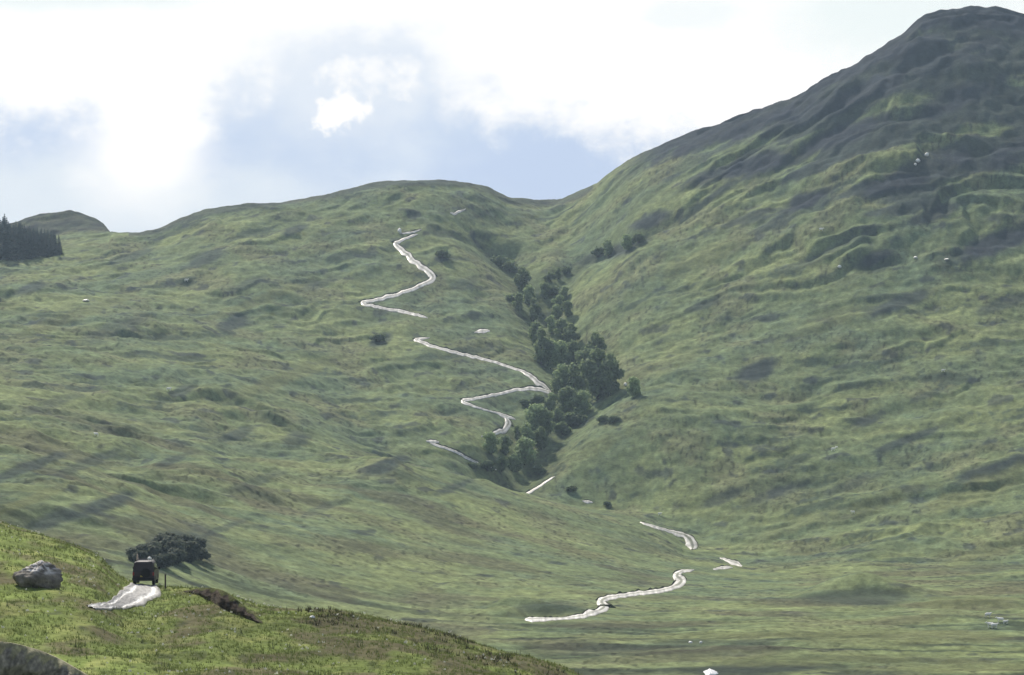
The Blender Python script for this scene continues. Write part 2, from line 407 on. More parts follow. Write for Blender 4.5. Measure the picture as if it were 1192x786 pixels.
for (u, v, ru, rv, s) in [(820,300,60,10,.5),(760,430,60,10,.4),(950,380,70,10,.4),(1140,570,70,14,.6),(1010,590,80,10,.5),(1150,640,60,8,.5),(930,610,50,8,.5),(330,440,70,9,.6),(80,370,80,7,.5),(300,350,70,6,.5),
    (40,580,50,6,.6),(880,740,200,4,.5),(1120,700,60,8,.5),(1050,742,140,9,.55),(950,768,150,7,.5),(1130,775,90,8,.5),(640,490,30,8,.3),(690,520,45,10,.4)]:
    paint(u, v, ru, rv, s, C(.15,.17,.075))
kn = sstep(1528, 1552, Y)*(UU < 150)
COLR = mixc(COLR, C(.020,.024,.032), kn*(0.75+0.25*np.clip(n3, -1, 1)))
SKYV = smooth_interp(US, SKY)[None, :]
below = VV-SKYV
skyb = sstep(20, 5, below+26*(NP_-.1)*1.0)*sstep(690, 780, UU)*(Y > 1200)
COLR = mixc(COLR, C(.026,.034,.050), 0.9*skyb)  # dark band under the skyline: backlit shade painted into the ground colour
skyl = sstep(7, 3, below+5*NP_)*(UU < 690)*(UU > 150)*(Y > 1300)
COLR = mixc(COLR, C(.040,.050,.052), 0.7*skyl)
gw = np.exp(-(d_gm/11)**2)*0.5+np.exp(-(d_gs/7)**2)*0.45
COLR = mixc(COLR, C(.040,.058,.034), np.clip(gw, 0, 1)*sstep(1080, 1130, Y))
COLR = np.clip(COLR, 0.008, 0.6).astype(np.float32)

# ------------------------------------------------------------------ materials
def new_mat(name):
    m = bpy.data.materials.new(name); m.use_nodes = True
    nt = m.node_tree; b = nt.nodes['Principled BSDF']
    return m, nt, b
def N(nt, typ, **kw):
    n = nt.nodes.new(typ)
    for k, v in kw.items():
        if hasattr(n, k): setattr(n, k, v)
        else: n.inputs[k].default_value = v
    return n
def simple(name, c, rough=0.6, metal=0.0, spec=0.5, noise=0.0, nscale=5.0, bump_d=0.0, obj_coord=True):
    m, nt, b = new_mat(name)
    b.inputs['Roughness'].default_value = rough; b.inputs['Metallic'].default_value = metal
    b.inputs['Specular IOR Level'].default_value = spec
    b.inputs['Base Color'].default_value = (*c, 1)
    if noise or bump_d:
        tc = N(nt, 'ShaderNodeTexCoord'); nz = N(nt, 'ShaderNodeTexNoise'); nz.inputs['Scale'].default_value = nscale; nz.inputs['Detail'].default_value = 5
        nt.links.new(tc.outputs['Object'], nz.inputs['Vector'])
        if noise:
            mp = N(nt, 'ShaderNodeMapRange'); mp.inputs[1].default_value = .25; mp.inputs[2].default_value = .75; mp.inputs[3].default_value = 1-noise; mp.inputs[4].default_value = 1+noise
            nt.links.new(nz.outputs['Fac'], mp.inputs[0])
            mx = N(nt, 'ShaderNodeVectorMath', operation='SCALE'); mx.inputs[0].default_value = c
            nt.links.new(mp.outputs[0], mx.inputs['Scale']); nt.links.new(mx.outputs[0], b.inputs['Base Color'])
        if bump_d:
            bp = N(nt, 'ShaderNodeBump'); bp.inputs['Distance'].default_value = bump_d; bp.inputs['Strength'].default_value = 0.9
            nt.links.new(nz.outputs['Fac'], bp.inputs['Height']); nt.links.new(bp.outputs[0], b.inputs['Normal'])
    return m

def vcol_mat(name, rough, spec, var=0.35, scales=(1.1, 0.25), bump_d=0.3, sheen=0.0, trans=0.0):
    m, nt, b = new_mat(name)
    at = N(nt, 'ShaderNodeVertexColor', layer_name='Col')
    ge = N(nt, 'ShaderNodeNewGeometry')
    fac = None
    for k, s in enumerate(scales):
        nz = N(nt, 'ShaderNodeTexNoise'); nz.inputs['Scale'].default_value = s; nz.inputs['Detail'].default_value = 4; nz.inputs['Roughness'].default_value = .65
        nt.links.new(ge.outputs['Position'], nz.inputs['Vector'])
        mp = N(nt, 'ShaderNodeMapRange'); mp.inputs[1].default_value = .28; mp.inputs[2].default_value = .72; mp.inputs[3].default_value = 1-var; mp.inputs[4].default_value = 1+var
        nt.links.new(nz.outputs['Fac'], mp.inputs[0])
        if fac is None: fac = mp.outputs[0]; hgt = nz.outputs['Fac']
        else:
            mu = N(nt, 'ShaderNodeMath', operation='MULTIPLY'); nt.links.new(fac, mu.inputs[0]); nt.links.new(mp.outputs[0], mu.inputs[1]); fac = mu.outputs[0]
    sca = N(nt, 'ShaderNodeVectorMath', operation='SCALE')
    nt.links.new(at.outputs['Color'], sca.inputs[0]); nt.links.new(fac, sca.inputs['Scale'])
    nt.links.new(sca.outputs[0], b.inputs['Base Color'])
    b.inputs['Roughness'].default_value = rough; b.inputs['Specular IOR Level'].default_value = spec
    if bump_d:
        bp = N(nt, 'ShaderNodeBump'); bp.inputs['Distance'].default_value = bump_d; bp.inputs['Strength'].default_value = 0.8
        nt.links.new(hgt, bp.inputs['Height']); nt.links.new(bp.outputs[0], b.inputs['Normal'])
    if trans:
        tr = N(nt, 'ShaderNodeBsdfTranslucent'); nt.links.new(sca.outputs[0], tr.inputs['Color'])
        mix = N(nt, 'ShaderNodeMixShader'); mix.inputs[0].default_value = trans
        nt.links.new(b.outputs[0], mix.inputs[1]); nt.links.new(tr.outputs[0], mix.inputs[2])
        nt.links.new(mix.outputs[0], nt.nodes['Material Output'].inputs['Surface'])
    return m
M_ground = vcol_mat('hill_grass', 1.0, 0.07, 0.25, (0.9, 0.22, 0.055), 0.35)
M_track = vcol_mat('track_gravel', 0.44, 0.7, 0.12, (0.8, 0.2), 0.05)
M_leaf = vcol_mat('leaves', 0.75, 0.2, 0.30, (0.35,), 0.0, trans=0.45)
M_blade = vcol_mat('grass_blades', 0.7, 0.2, 0.25, (0.8,), 0.0, trans=0.25)
M_bark = simple('bark', (.055,.045,.038), 0.9, noise=.4, nscale=3)
M_rock = vcol_mat('tinted_rock', 0.8, 0.3, 0.35, (3.0, 0.9), 0.10)
M_bank = vcol_mat('peat', 1.0, 0.04, 0.35, (3.5, 0.9), 0.12)

# ------------------------------------------------------------------ the ground sheet
verts = np.stack([X, Y, Z], -1).reshape(-1, 3)
a = (np.arange(NY-1)[:, None]*NU + np.arange(NU-1)[None, :]).ravel()
faces = np.stack([a, a+1, a+NU+1, a+NU], -1)
ground = obj('ground', mesh_from('ground', verts, faces, COLR.reshape(-1, 3)), M_ground)
tag(ground, kind='structure')

# ------------------------------------------------------------------ the track
TV, TF, TC = [], [], []
BV, BF, BC = [], [], []
def lift(p, h): return np.array([p[0], p[1], gz(p[0], p[1], Z)[0]+h])
RUT, MIDC, EDGE = C(.80,.78,.74), C(.62,.60,.56), C(.46,.44,.38)
def ribbon(seg):
    n = len(seg); W = seg[:, 2]
    T = np.gradient(seg[:, :2], axis=0); T /= np.linalg.norm(T, axis=1)[:, None]+1e-9
    k = np.ones(5)/5
    T = np.stack([np.convolve(np.pad(T[:, i], 2, 'edge'), k, 'valid') for i in range(2)], 1); T /= np.linalg.norm(T, axis=1)[:, None]+1e-9
    Nn = np.stack([-T[:, 1], T[:, 0]], 1)
    offs = [-.5, -.4, -.2, -.08, .08, .2, .4, .5]; NO = len(offs)
    base = len(TV); rows = 0
    jl = fbm(np.arange(n)*0.16, np.zeros(n)+seg[0, 0], 201, 2)*0.85
    jc = fbm(np.arange(n)*0.25, np.zeros(n)+seg[0, 1], 203, 3)*0.9
    jt = 0.80+0.75*fbm(np.arange(n)*0.4, np.zeros(n)+seg[0, 1]+5, 207, 2)
    for i in range(n):
        ring = []
        for o in offs:
            ww = W[i]*0.82*(1+jl[i]*(1.0 if o > 0 else -.6))*min(1, .35+i/5, .35+(n-1-i)/5)
            q = hit(seg[i, 0]+Nn[i, 0]*(o*ww+jc[i]), seg[i, 1]+Nn[i, 1]*(o*ww+jc[i]), Zbase, 400)
            ring.append(q)
        if any(q is None for q in ring): continue
        dy = max(q[1] for q in ring)-min(q[1] for q in ring)
        if dy > 60: continue
        wide = W[i] > 8.5
        for o, q in zip(offs, ring):
            TV.append(lift(q, (0.26 if abs(o) > .1 else 0.36) if abs(o) < .5 else 0.05))
            TC.append(jt[i]*(RUT if abs(o) in (.4, .2) else (EDGE if abs(o) == .5 else (C(.16,.17,.11) if wide else C(.40,.39,.34)))))
        rows += 1
        # cut bank on the uphill side
    for i in range(rows-1):
        p0 = np.array(TV[base+i*NO+3]); p1 = np.array(TV[base+i*NO+NO+3])
        if np.linalg.norm((p1-p0)[:2]) > 40: continue
        for k in range(NO-1):
            b0 = base+i*NO+k
            TF.append((b0, b0+1, b0+NO+1, b0+NO))
    # earth bank along the upper edge of crossing stretches
    if rows > 6:
        bb = len(BV)
        for i in range(rows):
            far = max((0, NO-1), key=lambda e: TV[base+i*NO+e][1])
            p = np.array(TV[base+i*NO+far]); q = np.array(TV[base+i*NO+NO-1-far])
            d = p-q; d[2] = 0; L = np.linalg.norm(d)+1e-6; d /= L
            hgt = (0.25+0.9*abs(gnoise(np.array([i*0.22]), np.array([seg[0, 0]]), 205)[0]))*min(1, i/3, (rows-1-i)/3)
            p1 = p+d*0.5; p2 = p+d*2.4
            BV.append(tuple(p-d*0.1-np.array([0, 0, .2]))); BV.append((p1[0], p1[1], gz(p1[0], p1[1], Z)[0]+hgt)); BV.append((p2[0], p2[1], gz(p2[0], p2[1], Z)[0]-0.2))
            BC.extend([C(.07,.065,.05), C(.07,.085,.05), C(.10,.13,.07)])
        for i in range(rows-1):
            if np.linalg.norm((np.array(BV[bb+i*3])-np.array(BV[bb+i*3+3]))[:2]) > 25: continue
            for k in range(2):
                b0 = bb+i*3+k; BF.append((b0, b0+1, b0+4, b0+3))
for s in SEGD: ribbon(s)
# the near stretch where the car is: paired left and right edges
Ledge = catmull([(151,674,0),(149,680,0),(143,684,0),(140,689,0),(132,695,0),(118,702,0),(100,706,0)], 1.0)
Redge = catmull([(180,674,0),(182,680,0),(187,685,0),(190,690,0),(187,696,0),(165,706,0),(112,713,0)], 1.0)
def resamp(P, n):
    d = np.r_[0, np.cumsum(np.hypot(*np.diff(P[:, :2], axis=0).T))]; t = np.linspace(0, d[-1], n)
    return np.stack([np.interp(t, d, P[:, 0]), np.interp(t, d, P[:, 1])], 1)
Ls, Rs = resamp(Ledge, 44), resamp(Redge, 44)
TV2, TF2, TC2 = [], [], []
nb = 0; rows = 0; NW = 23
for i in range(44):
    ok = []
    for k in range(NW):
        t = k/(NW-1)
        wob = .9+.09*gnoise(np.array([i*.45]), np.array([3.0 if t < .5 else 9.0]), 211)[0]
        t_ = .5+(t-.5)*wob
        q = Ls[i]*(1-t_)+Rs[i]*t_
        h_ = hit(q[0], q[1], Zbase, 120)
        if h_ is None or h_[1] > 260: h_ = None
        ok.append(h_)
    if any(q is None for q in ok): continue
    for k, q in enumerate(ok):
        t = k/(NW-1)
        j = 0.04*gnoise(np.array([i*.3]), np.array([t*5]), 209)[0]
        r = math.exp(-((t+j-.24)/.055)**2)+math.exp(-((t+j-.78)/.06)**2)
        edge = 0.03 if k in (0, NW-1) else 0.13-0.05*r
        TV2.append(lift(q, edge+random.uniform(-.03, .04))); 
        c = C(.25,.245,.245)*(1-r)+C(.85,.84,.82)*r
        if k in (0, NW-1): c = C(.12,.13,.06)
        TC2.append(c*(0.7+0.6*random.random()))
    rows += 1
for i in range(rows-1):
    for k in range(NW-1):
        b0 = nb+i*NW+k; TF2.append((b0, b0+1, b0+NW+1, b0+NW))
track = obj('track', mesh_from('track', TV, np.array(TF), np.array(TC)), M_track); tag(track, kind='structure')
near_track = obj('track', mesh_from('track', TV2, np.array(TF2), np.array(TC2)), vcol_mat('near_gravel', .65, .35, .3, (3.0, .8), .05)); tag(near_track, kind='structure')
bank = obj('track_bank', mesh_from('track_bank', BV, np.array(BF), np.array(BC)), M_bank); tag(bank, kind='structure')

# ------------------------------------------------------------------ trees
def leaf_cloud(centers, radii, n, size, flat=0.0, up=0.8, cdark=C(.07,.10,.07), clight=C(.2,.27,.14)):
    """many leaf-sized quads through several lobes; returns verts, faces, colours"""
    pv, pc = [], []
    nl = len(centers); w = np.array([r[0]*r[1]+r[2] for r in radii], float); w /= w.sum()
    ids = rng.choice(nl, n, p=w)
    d = rng.normal(size=(n, 3)); d /= np.linalg.norm(d, axis=1)[:, None]
    rad = rng.uniform(0.4, 1.0, n)**0.6*np.where(rng.random(n) < .14, rng.uniform(1.0, 1.3, n), 1.0)
    lump = 1+0.22*np.sin(d[:, 0]*5+ids*1.7)*np.sin(d[:, 1]*5+ids)*np.cos(d[:, 2]*4)
    c = np.array(centers)[ids] + d*np.array(radii)[ids]*(rad*lump)[:, None]
    nrm = d*np.array([1, 1, 1.0])+rng.normal(size=(n, 3))*0.9+np.array([0, 0, up]); nrm /= np.linalg.norm(nrm, axis=1)[:, None]
    t = np.cross(nrm, rng.normal(size=(n, 3))); t /= np.linalg.norm(t, axis=1)[:, None]
    b = np.cross(nrm, t)
    s = size*rng.uniform(0.6, 1.35, n)[:, None]
    q = np.stack([c-t*s-b*s*.6, c+t*s*.8-b*s*.7, c+t*s+b*s*.6, c-t*s*.7+b*s*.7], 1).reshape(-1, 3)
    f = np.arange(4*n).reshape(n, 4)
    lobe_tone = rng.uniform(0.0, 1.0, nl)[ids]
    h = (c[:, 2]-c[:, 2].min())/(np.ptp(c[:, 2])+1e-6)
    k = np.clip(0.15+0.45*lobe_tone+0.35*h*rad+rng.normal(size=n)*0.12, 0, 1)  # higher, outer leaves coloured lighter to stand for sunlit crown tops
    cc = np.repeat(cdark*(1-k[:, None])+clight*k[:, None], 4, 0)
    return q, f, cc
def broadleaf_meshes(k, hgt, spread, n=2100, size=0.36, tone=1.0):
    r = random.Random(100+k)
    cs, rs = [], []
    for i in range(r.randint(9, 13)):
        a = r.uniform(0, 6.28); z = r.uniform(.16, .86)*hgt; rr = spread*math.sin(min(1, z/hgt*1.1)*math.pi*0.9)**0.6*r.uniform(.25, .75)
        cs.append((rr*math.cos(a), rr*math.sin(a), z)); s = spread*r.uniform(.30, .50)
        rs.append((s, s, s*r.uniform(.7, .95)))
    cs.append((0, 0, hgt*.86)); rs.append((spread*.4, spread*.4, hgt*.14))
    cs.append((0, 0, hgt*.22)); rs.append((spread*.62, spread*.62, hgt*.20))
    cs.append((0, 0, hgt*.5)); rs.append((spread*.6, spread*.6, hgt*.28))
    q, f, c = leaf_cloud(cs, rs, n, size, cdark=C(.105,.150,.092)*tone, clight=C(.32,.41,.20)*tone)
    crown = mesh_from('crown', q, f, c, smooth=False); crown.materials.append(M_leaf)
    mb = MB(); mb.tube([(0,0,-.8),(0.1,0,hgt*.2),(-.1,.1,hgt*.45),(0,0,hgt*.75)], [hgt*.03, hgt*.024, hgt*.017, hgt*.006], 7)
    for i in range(5):
        cx, cy, cz = cs[i]; mb.tube([(0,0,hgt*.22+i*.05*hgt),(cx*.5,cy*.5,(hgt*.25+cz)*.5),(cx*.9,cy*.9,cz)], [hgt*.014, hgt*.010, hgt*.004], 5)
    trunk = mesh_from('trunk', mb.v, mb.f); trunk.materials.append(M_bark)
    return crown, trunk
def conifer_meshes(k, hgt, spread):
    r = random.Random(300+k); qs, cs = [], []
    tiers = 22
    for i in range(tiers):
        t = i/(tiers-1); z = hgt*(.06+.92*t); rad = spread*(1-t)**.85*r.uniform(.8, 1.12)+.12
        nb_ = int(9+8*(1-t))
        for j in range(nb_):
            a = r.uniform(0, 6.28); L = rad*r.uniform(.7, 1.1)
            for s in range(3):
                d0 = L*(s+.2)/3.2; w = .55*(1-s*.2)*(.4+.6*(1-t))
                x0, y0 = d0*math.cos(a), d0*math.sin(a); x1, y1 = (d0+L*.42)*math.cos(a), (d0+L*.42)*math.sin(a)
                px, py = -math.sin(a)*w, math.cos(a)*w; dz = -.28*d0; dz1 = -.28*(d0+L*.42)-.25
                qs += [(x0-px,y0-py,z+dz+r.uniform(-.2,.2)),(x0+px,y0+py,z+dz+r.uniform(-.2,.2)),(x1+px*.6,y1+py*.6,z+dz1),(x1-px*.6,y1-py*.6,z+dz1)]
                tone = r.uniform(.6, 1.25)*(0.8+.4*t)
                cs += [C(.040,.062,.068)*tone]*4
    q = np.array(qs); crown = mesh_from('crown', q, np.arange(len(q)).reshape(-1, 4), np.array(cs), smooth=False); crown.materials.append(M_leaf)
    mb = MB(); mb.tube([(0,0,-.8),(0,0,hgt*.5),(0,0,hgt*.98)], [hgt*.016, hgt*.01, .02], 6)
    trunk = mesh_from('trunk', mb.v, mb.f); trunk.materials.append(M_bark)
    return crown, trunk
def bush_meshes(k, n=700, dark=C(.070,.100,.068), light=C(.17,.23,.115), size=.3):
    r = random.Random(500+k); cs, rs = [], []
    for i in range(6):
        a = r.uniform(0, 6.28); d = r.uniform(.1, 1.0)
        s = r.uniform(.5, .8); cs.append((d*math.cos(a), d*math.sin(a), r.uniform(.45, 1.2))); rs.append((s, s, s*.75))
    q, f, c = leaf_cloud(cs, rs, n, size*.5, cdark=dark, clight=light)
    crown = mesh_from('crown', q, f, c, smooth=False); crown.materials.append(M_leaf)
    mb = MB()
    for i in range(4): mb.tube([(0,0,-.3),(cs[i][0]*.5,cs[i][1]*.5,cs[i][2]*.5),cs[i]], [.07,.05,.02], 5)
    tr = mesh_from('stem', mb.v, mb.f); tr.materials.append(M_bark)
    return crown, tr

BROAD = [broadleaf_meshes(0,10,4.0,tone=.9), broadleaf_meshes(1,10,3.5,tone=.8), broadleaf_meshes(2,10,4.4,tone=1.2), broadleaf_meshes(3,10,3.3,tone=.85), broadleaf_meshes(4,10,4.8,2300,tone=1.35)]
BUSH = [bush_meshes(0), bush_meshes(1), bush_meshes(2)]
SCRUB = [bush_meshes(8, 2300, C(.072,.088,.076), C(.135,.160,.115), .22), bush_meshes(9, 2300, C(.072,.088,.076), C(.135,.160,.115), .22)]

def plant(name, meshes, pos, height, unit_h, label, cat, group, stem='trunk', widen=1.0):
    s = height/unit_h
    root = empty(name, (pos[0], pos[1], pos[2]), random.uniform(0, 6.28), (s*widen, s*widen, s))
    tag(root, label, cat, group)
    for nm, me in zip(('crown', stem), meshes):
        o = bpy.data.objects.new(nm, me); col.objects.link(o); o.parent = root
    return root

# gully trees: base column, base row, height in rows, kind, label
TR = [
 (586,312,17,'b','low dark bush at the top left of the gully, above all the trees'),
 (594,317,12,'b','small bush beside the topmost gully tree'),
 (608,338,26,1,'topmost tall tree of the gully, dark and narrow'),
 (604,362,20,0,'broad tree on the left lip of the upper gully'),
 (616,355,22,2,'rounded pale tree in the middle of the upper gully'),
 (621,374,26,3,'tree standing lowest in the upper gully clump'),
 (597,352,12,'b','small bush on the left edge of the upper gully clump'),
 (634,348,18,0,'tree in the middle of the upper gully clump, right of the pale one'),
 (645,343,13,'b','bush on the right side of the upper gully clump'),
 (657,347,13,2,'small wide tree at the right edge of the upper gully clump'),
 (650,360,16,4,'round tree low on the right side of the upper gully clump'),
 (661,369,18,0,'dark round tree below the right edge of the upper gully clump'),
 (648,371,16,2,'pale green tree between the upper and the middle gully clumps'),
 (640,328,10,'b','low bush where the side gully joins the main gully'),
 (650,325,13,1,'round bushy tree at the mouth of the side gully'),
 (660,318,8,'b','low bush on the rim of the side gully mouth'),
 (697,299,11,'b','dark bush in the side gully, lower of a pair'),
 (708,298,18,2,'dark round tree halfway up the side gully'),
 (730,291,17,4,'round tree in the side gully, farthest up the slope'),
 (744,283,11,'b','bush above the highest tree of the side gully'),
 (624,402,26,0,'tree at the upper left of the middle gully clump'),
 (630,424,40,3,'tall dark tree on the left edge of the middle gully clump'),
 (642,388,20,2,'pale broad crown at the top of the middle gully clump'),
 (654,396,24,0,'round tree at the upper right of the middle gully clump'),
 (665,404,26,1,'tree on the right edge of the middle gully clump'),
 (641,430,32,4,'broad light-topped tree in the heart of the middle gully clump'),
 (653,428,30,2,'round tree just above the hairpin end of the track'),
 (667,424,26,0,'tree between the middle clump and the tall dark pair'),
 (693,422,34,1,'dark tree rising above the tall dark pair at the right of the gully'),
 (696,466,58,3,'tallest tree of the gully, dark, left of a tall pair'),
 (711,460,46,1,'tall dark tree standing at the far right of the gully wood'),
 (683,448,40,0,'tall tree leaning against the left of the tall dark pair'),
 (738,462,22,4,'lone round tree apart on the grass right of the gully wood'),
 (655,462,36,2,'tree just right of the sharp hairpin of the track'),
 (668,470,44,3,'tall tree in the centre of the lower gully wood'),
 (660,486,34,0,'dark tree below the centre of the lower gully wood'),
 (676,484,28,4,'broad tree on the right bank below the tall dark pair'),
 (642,478,20,2,'rounded tree left of the lower gully wood near the track'),
 (625,472,12,'b','low bush on the grass under the sharp hairpin'),
 (612,474,10,'b','smallest bush between the two lower hairpins'),
 (622,504,32,4,'broad pale tree right of the lowest hairpin'),
 (634,508,30,0,'dark tree next to the broad pale tree of the lower wood'),
 (648,500,24,1,'narrow tree by the right bank of the lower gully'),
 (664,496,18,'b','round bush on the right bank near the tall dark pair'),
 (655,506,14,'b','low bush on the right bank above the wood\'s lower end'),
 (602,512,16,0,'dark tree directly below the lowest hairpin'),
 (614,520,26,2,'dark tree in the middle of the wood\'s lower end'),
 (630,524,26,1,'dark narrow tree on the right of the wood\'s lower end'),
 (572,528,24,4,'dark round tree at the far left of the wood\'s lower end'),
 (588,530,22,0,'dark tree second from the left of the wood\'s lower end'),
 (611,541,30,4,'big round light-topped tree at the foot of the wood'),
 (599,549,20,2,'low dark tree at the very foot of the wood'),
 (584,549,18,0,'low dark tree beside the foot of the wood, nearer the track'),
 (567,548,13,'b','dark bush left of the foot of the wood'),
 (552,545,8,'b','last small bush left of the wood beside the track'),
 (700,491,9,'b','low dark bush on the brow right of the lower wood'),
 (713,492,9,'b','low dark bush on the brow, right of its twin'),
 (628,552,10,'b','small bush beside the short track stretch at the gully mouth'),
 (664,572,8,'b','small bush on the slope just below the gully mouth'),
 (708,590,7,'b','low bush beside the vanishing bit of track'),
]
for (u, v, h, k, lab) in TR:
    p = hit(u, v, Z, 1060)
    if p is None: continue
    # crowns reach out of the gully: plant on the ground met by the line of sight
    H = h*p[1]/F
    if k == 'b':
        plant('bush', BUSH[random.randrange(3)], p, H, 1.55, lab, 'bush', 'bushes of the gully', 'stem', 1.1)
    else:
        plant('broadleaf_tree', BROAD[k], p, H*1.06, 10.0, lab, 'tree', 'trees of the gully wood', widen=random.uniform(.9, 1.06))

# dark scrub under the hill beyond the car
for (u, v, h, lab) in [(163,655,22,'dark scrub bush at the left end of the thicket above the car'),(176,652,28,'dark scrub bush in the thicket directly above the car'),
        (192,646,30,'tallest purple-dark scrub bush in the middle of the thicket'),(210,640,27,'dark scrub bush on the upper right of the thicket'),(226,642,24,'dark scrub bush at the right end of the thicket'),
        (205,657,24,'dark scrub bush low in the front of the thicket'),(188,660,22,'dark scrub bush in front of the thicket, just right of the car roof'),(222,655,20,'dark scrub bush at the lower right of the thicket'),(233,652,17,'smallest scrub bush at the far right edge of the thicket'),(198,651,30,'dense scrub bush in the heart of the thicket'),(215,650,27,'dense scrub bush right of the thicket centre')]:
    p = hit(u, v, Z, 420)
    if p is not None: plant('scrub_bush', SCRUB[random.randrange(2)], p, h*.78*p[1]/F, 1.55, lab, 'bush', 'dark thicket beyond the car', 'stem', 1.08)
# odd bushes on the open hill
for (u, v, h, lab) in [(515,300,9,'lone dark bush on the open hill right of the upper track'),(441,398,9,'lone round bush on the hill left of the second hairpin'),
        (735,286,7,'tiny dark bush above the side gully')]:
    p = hit(u, v, Z, 700)
    if p is not None: plant('bush', BUSH[random.randrange(3)], p, h*p[1]/F, 1.55, lab, 'bush', 'lone bushes on the hills', 'stem', 1.5)

# spruce plantation on the left skyline
CON = [conifer_meshes(0, 14, 3.5), conifer_meshes(1, 14, 3.0), conifer_meshes(2, 14, 3.8)]
spots = []
for rowi, (dy, vb) in enumerate([(0,302),(9,299),(20,296),(34,292),(50,288)]):
    u = -34 + rowi*2.0
    while u < 75 - rowi*3:
        spots.append((u+random.uniform(-1.5,1.5), vb+random.uniform(-1,1)-max(0, u-20)*0.10, rowi)); u += random.uniform(5.0, 7.5)
for (u, v, rowi) in spots:
    p = hit(u, v, Z, 1200)
    if p is None: continue
    top = np.interp(u, [-40, 0, 8, 12, 18, 30, 36, 60, 72, 78], [244, 247, 250, 262, 255, 262, 264, 268, 273, 285])
    hpx = (v-top)*random.uniform(.88, 1.06) if rowi > 0 else (v-top)*random.uniform(.72, 1.0)
    lab = 'dark spruce packed inside the plantation at the left end of the skyline'
    if u > 70: lab = 'dark spruce at the outermost edge of the plantation, beside open grass'
    elif rowi == 0: lab = 'dark spruce in the front row of the plantation at the left skyline'
    plant('spruce_tree', CON[random.randrange(3)], p, max(hpx, 14)*p[1]/F, 14.0, lab, 'tree', 'spruces of the hill plantation')

# ------------------------------------------------------------------ rocks and banks
def rock_mesh(name, rx, ry, rz, seed, sub=48, cut=0.25, base=C(.18,.16,.14), top=C(.66,.62,.60)):
    nth, nph = sub, sub//2
    th = np.linspace(0, 2*np.pi, nth, endpoint=False); ph = np.linspace(0.02, np.pi-.02, nph)
    T, P = np.meshgrid(th, ph)
    d = np.stack([np.cos(T)*np.sin(P), np.sin(T)*np.sin(P), np.cos(P)], -1)
    # facet the boulder with random planes
    r = random.Random(seed); rad = np.full(T.shape, 1.0)
    for i in range(16):
        a = np.array([r.gauss(0,1), r.gauss(0,1), r.gauss(0,.8)]); a /= np.linalg.norm(a)
        k = d@a; lim = r.uniform(.62, .95)
        rad = np.where(k > 1e-3, np.minimum(rad, lim/np.maximum(k, 1e-3)), rad)
    rad *= 1+0.12*fbm(T*2.2, P*3, seed, 3)+0.07*gnoise(T*6/np.pi*2, P*7, seed+3)
    v = d*rad[..., None]*np.array([rx, ry, rz])
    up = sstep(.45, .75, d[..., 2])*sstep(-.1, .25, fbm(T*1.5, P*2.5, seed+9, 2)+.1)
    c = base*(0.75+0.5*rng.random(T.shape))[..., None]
    c = c*(1-up[..., None])+top*up[..., None]  # upper faces painted pale to stand for sunlight on them
    n = nth*nph; f = []
    for i in range(nph-1):
        for j in range(nth):
            f.append((i*nth+j, (i+1)*nth+j, (i+1)*nth+(j+1) % nth, i*nth+(j+1) % nth))
    return mesh_from(name, v.reshape(-1, 3), np.array(f), c.reshape(-1, 3))
p = hit(40, 684, Z, 120)
s = p[1]/F
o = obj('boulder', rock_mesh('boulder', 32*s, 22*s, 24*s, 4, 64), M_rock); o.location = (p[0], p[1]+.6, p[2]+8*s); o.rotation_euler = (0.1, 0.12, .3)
tag(o, 'big grey boulder with pale painted-sunlit top in the near grass left of the track', 'boulder')
def face_bank(name, top, bot, seed, ctop, cface, depth=2.5, bulge=.5):
    """steep broken face between two survey lines, with a turf cap running back into the slope"""
    Tn, n = catmull(top, 2.0), 60
    Tn, Bn = resamp(Tn, n), resamp(catmull(bot, 2.0), n)
    V, Cc, Fc = [], [], []
    rows = 14
    for i in range(n):
        b = hit(Bn[i, 0], Bn[i, 1], Z, 120)
        y = b[1]
        tx, tz = (Tn[i, 0]-U0)/F*(y+.5), zc(y+.5, Tn[i, 1])
        for k in range(rows):
            t = k/(rows-1)
            x = b[0]*(1-t)+tx*t; z = b[2]*(1-t)+tz*t; yy = y+.5*t-bulge*math.sin(t*math.pi)*.6
            q = fbm(np.array([x*1.3]), np.array([z*1.8]), seed, 3)[0]
            end = min(1, i/6, (n-1-i)/6)
            V.append((x, yy+0.5*q*end, z+(0.08*q if 0 < k < rows-1 else 0)-(.15 if k == 0 else 0)))
            e = random.uniform(.6, 1.4)
            Cc.append(cface*e*(1+.5*fbm(np.array([x*2.0]), np.array([z*5.0]), seed+4, 2)[0]) if t < .80+.12*math.sin(i*.9) else ctop*random.uniform(.7, 1.1))
        for m, back in enumerate((.5, 1.2, depth)):
            x2 = tx*(y+.5+back)/(y+.5)
            g = gz(x2, y+.5+back, Z)[0]
            V.append((x2, y+.5+back, max(g-.1, tz-.02*(m+1)) if m < 1 else g-.15)); Cc.append(ctop*random.uniform(.8, 1.1))
    R = rows+3
    for i in range(n-1):
        for k in range(R-1):
            a0 = i*R+k; Fc.append((a0, a0+R, a0+R+1, a0+1))
    return mesh_from(name, V, np.array(Fc), np.array(Cc))
o = obj('peat_bank', face_bank('peat_bank', [(214,688,0),(235,684.5,0),(255,686,0),(270,694,0),(285,706,0),(306,724,0)], [(214,689,0),(230,693,0),(248,702,0),(265,711,0),(285,720,0),(306,726,0)], 31, C(.10,.11,.045), C(.075,.060,.050)), M_bank)
tag(o, 'dark eroded peat bank in the near slope right of the car', 'peat bank')
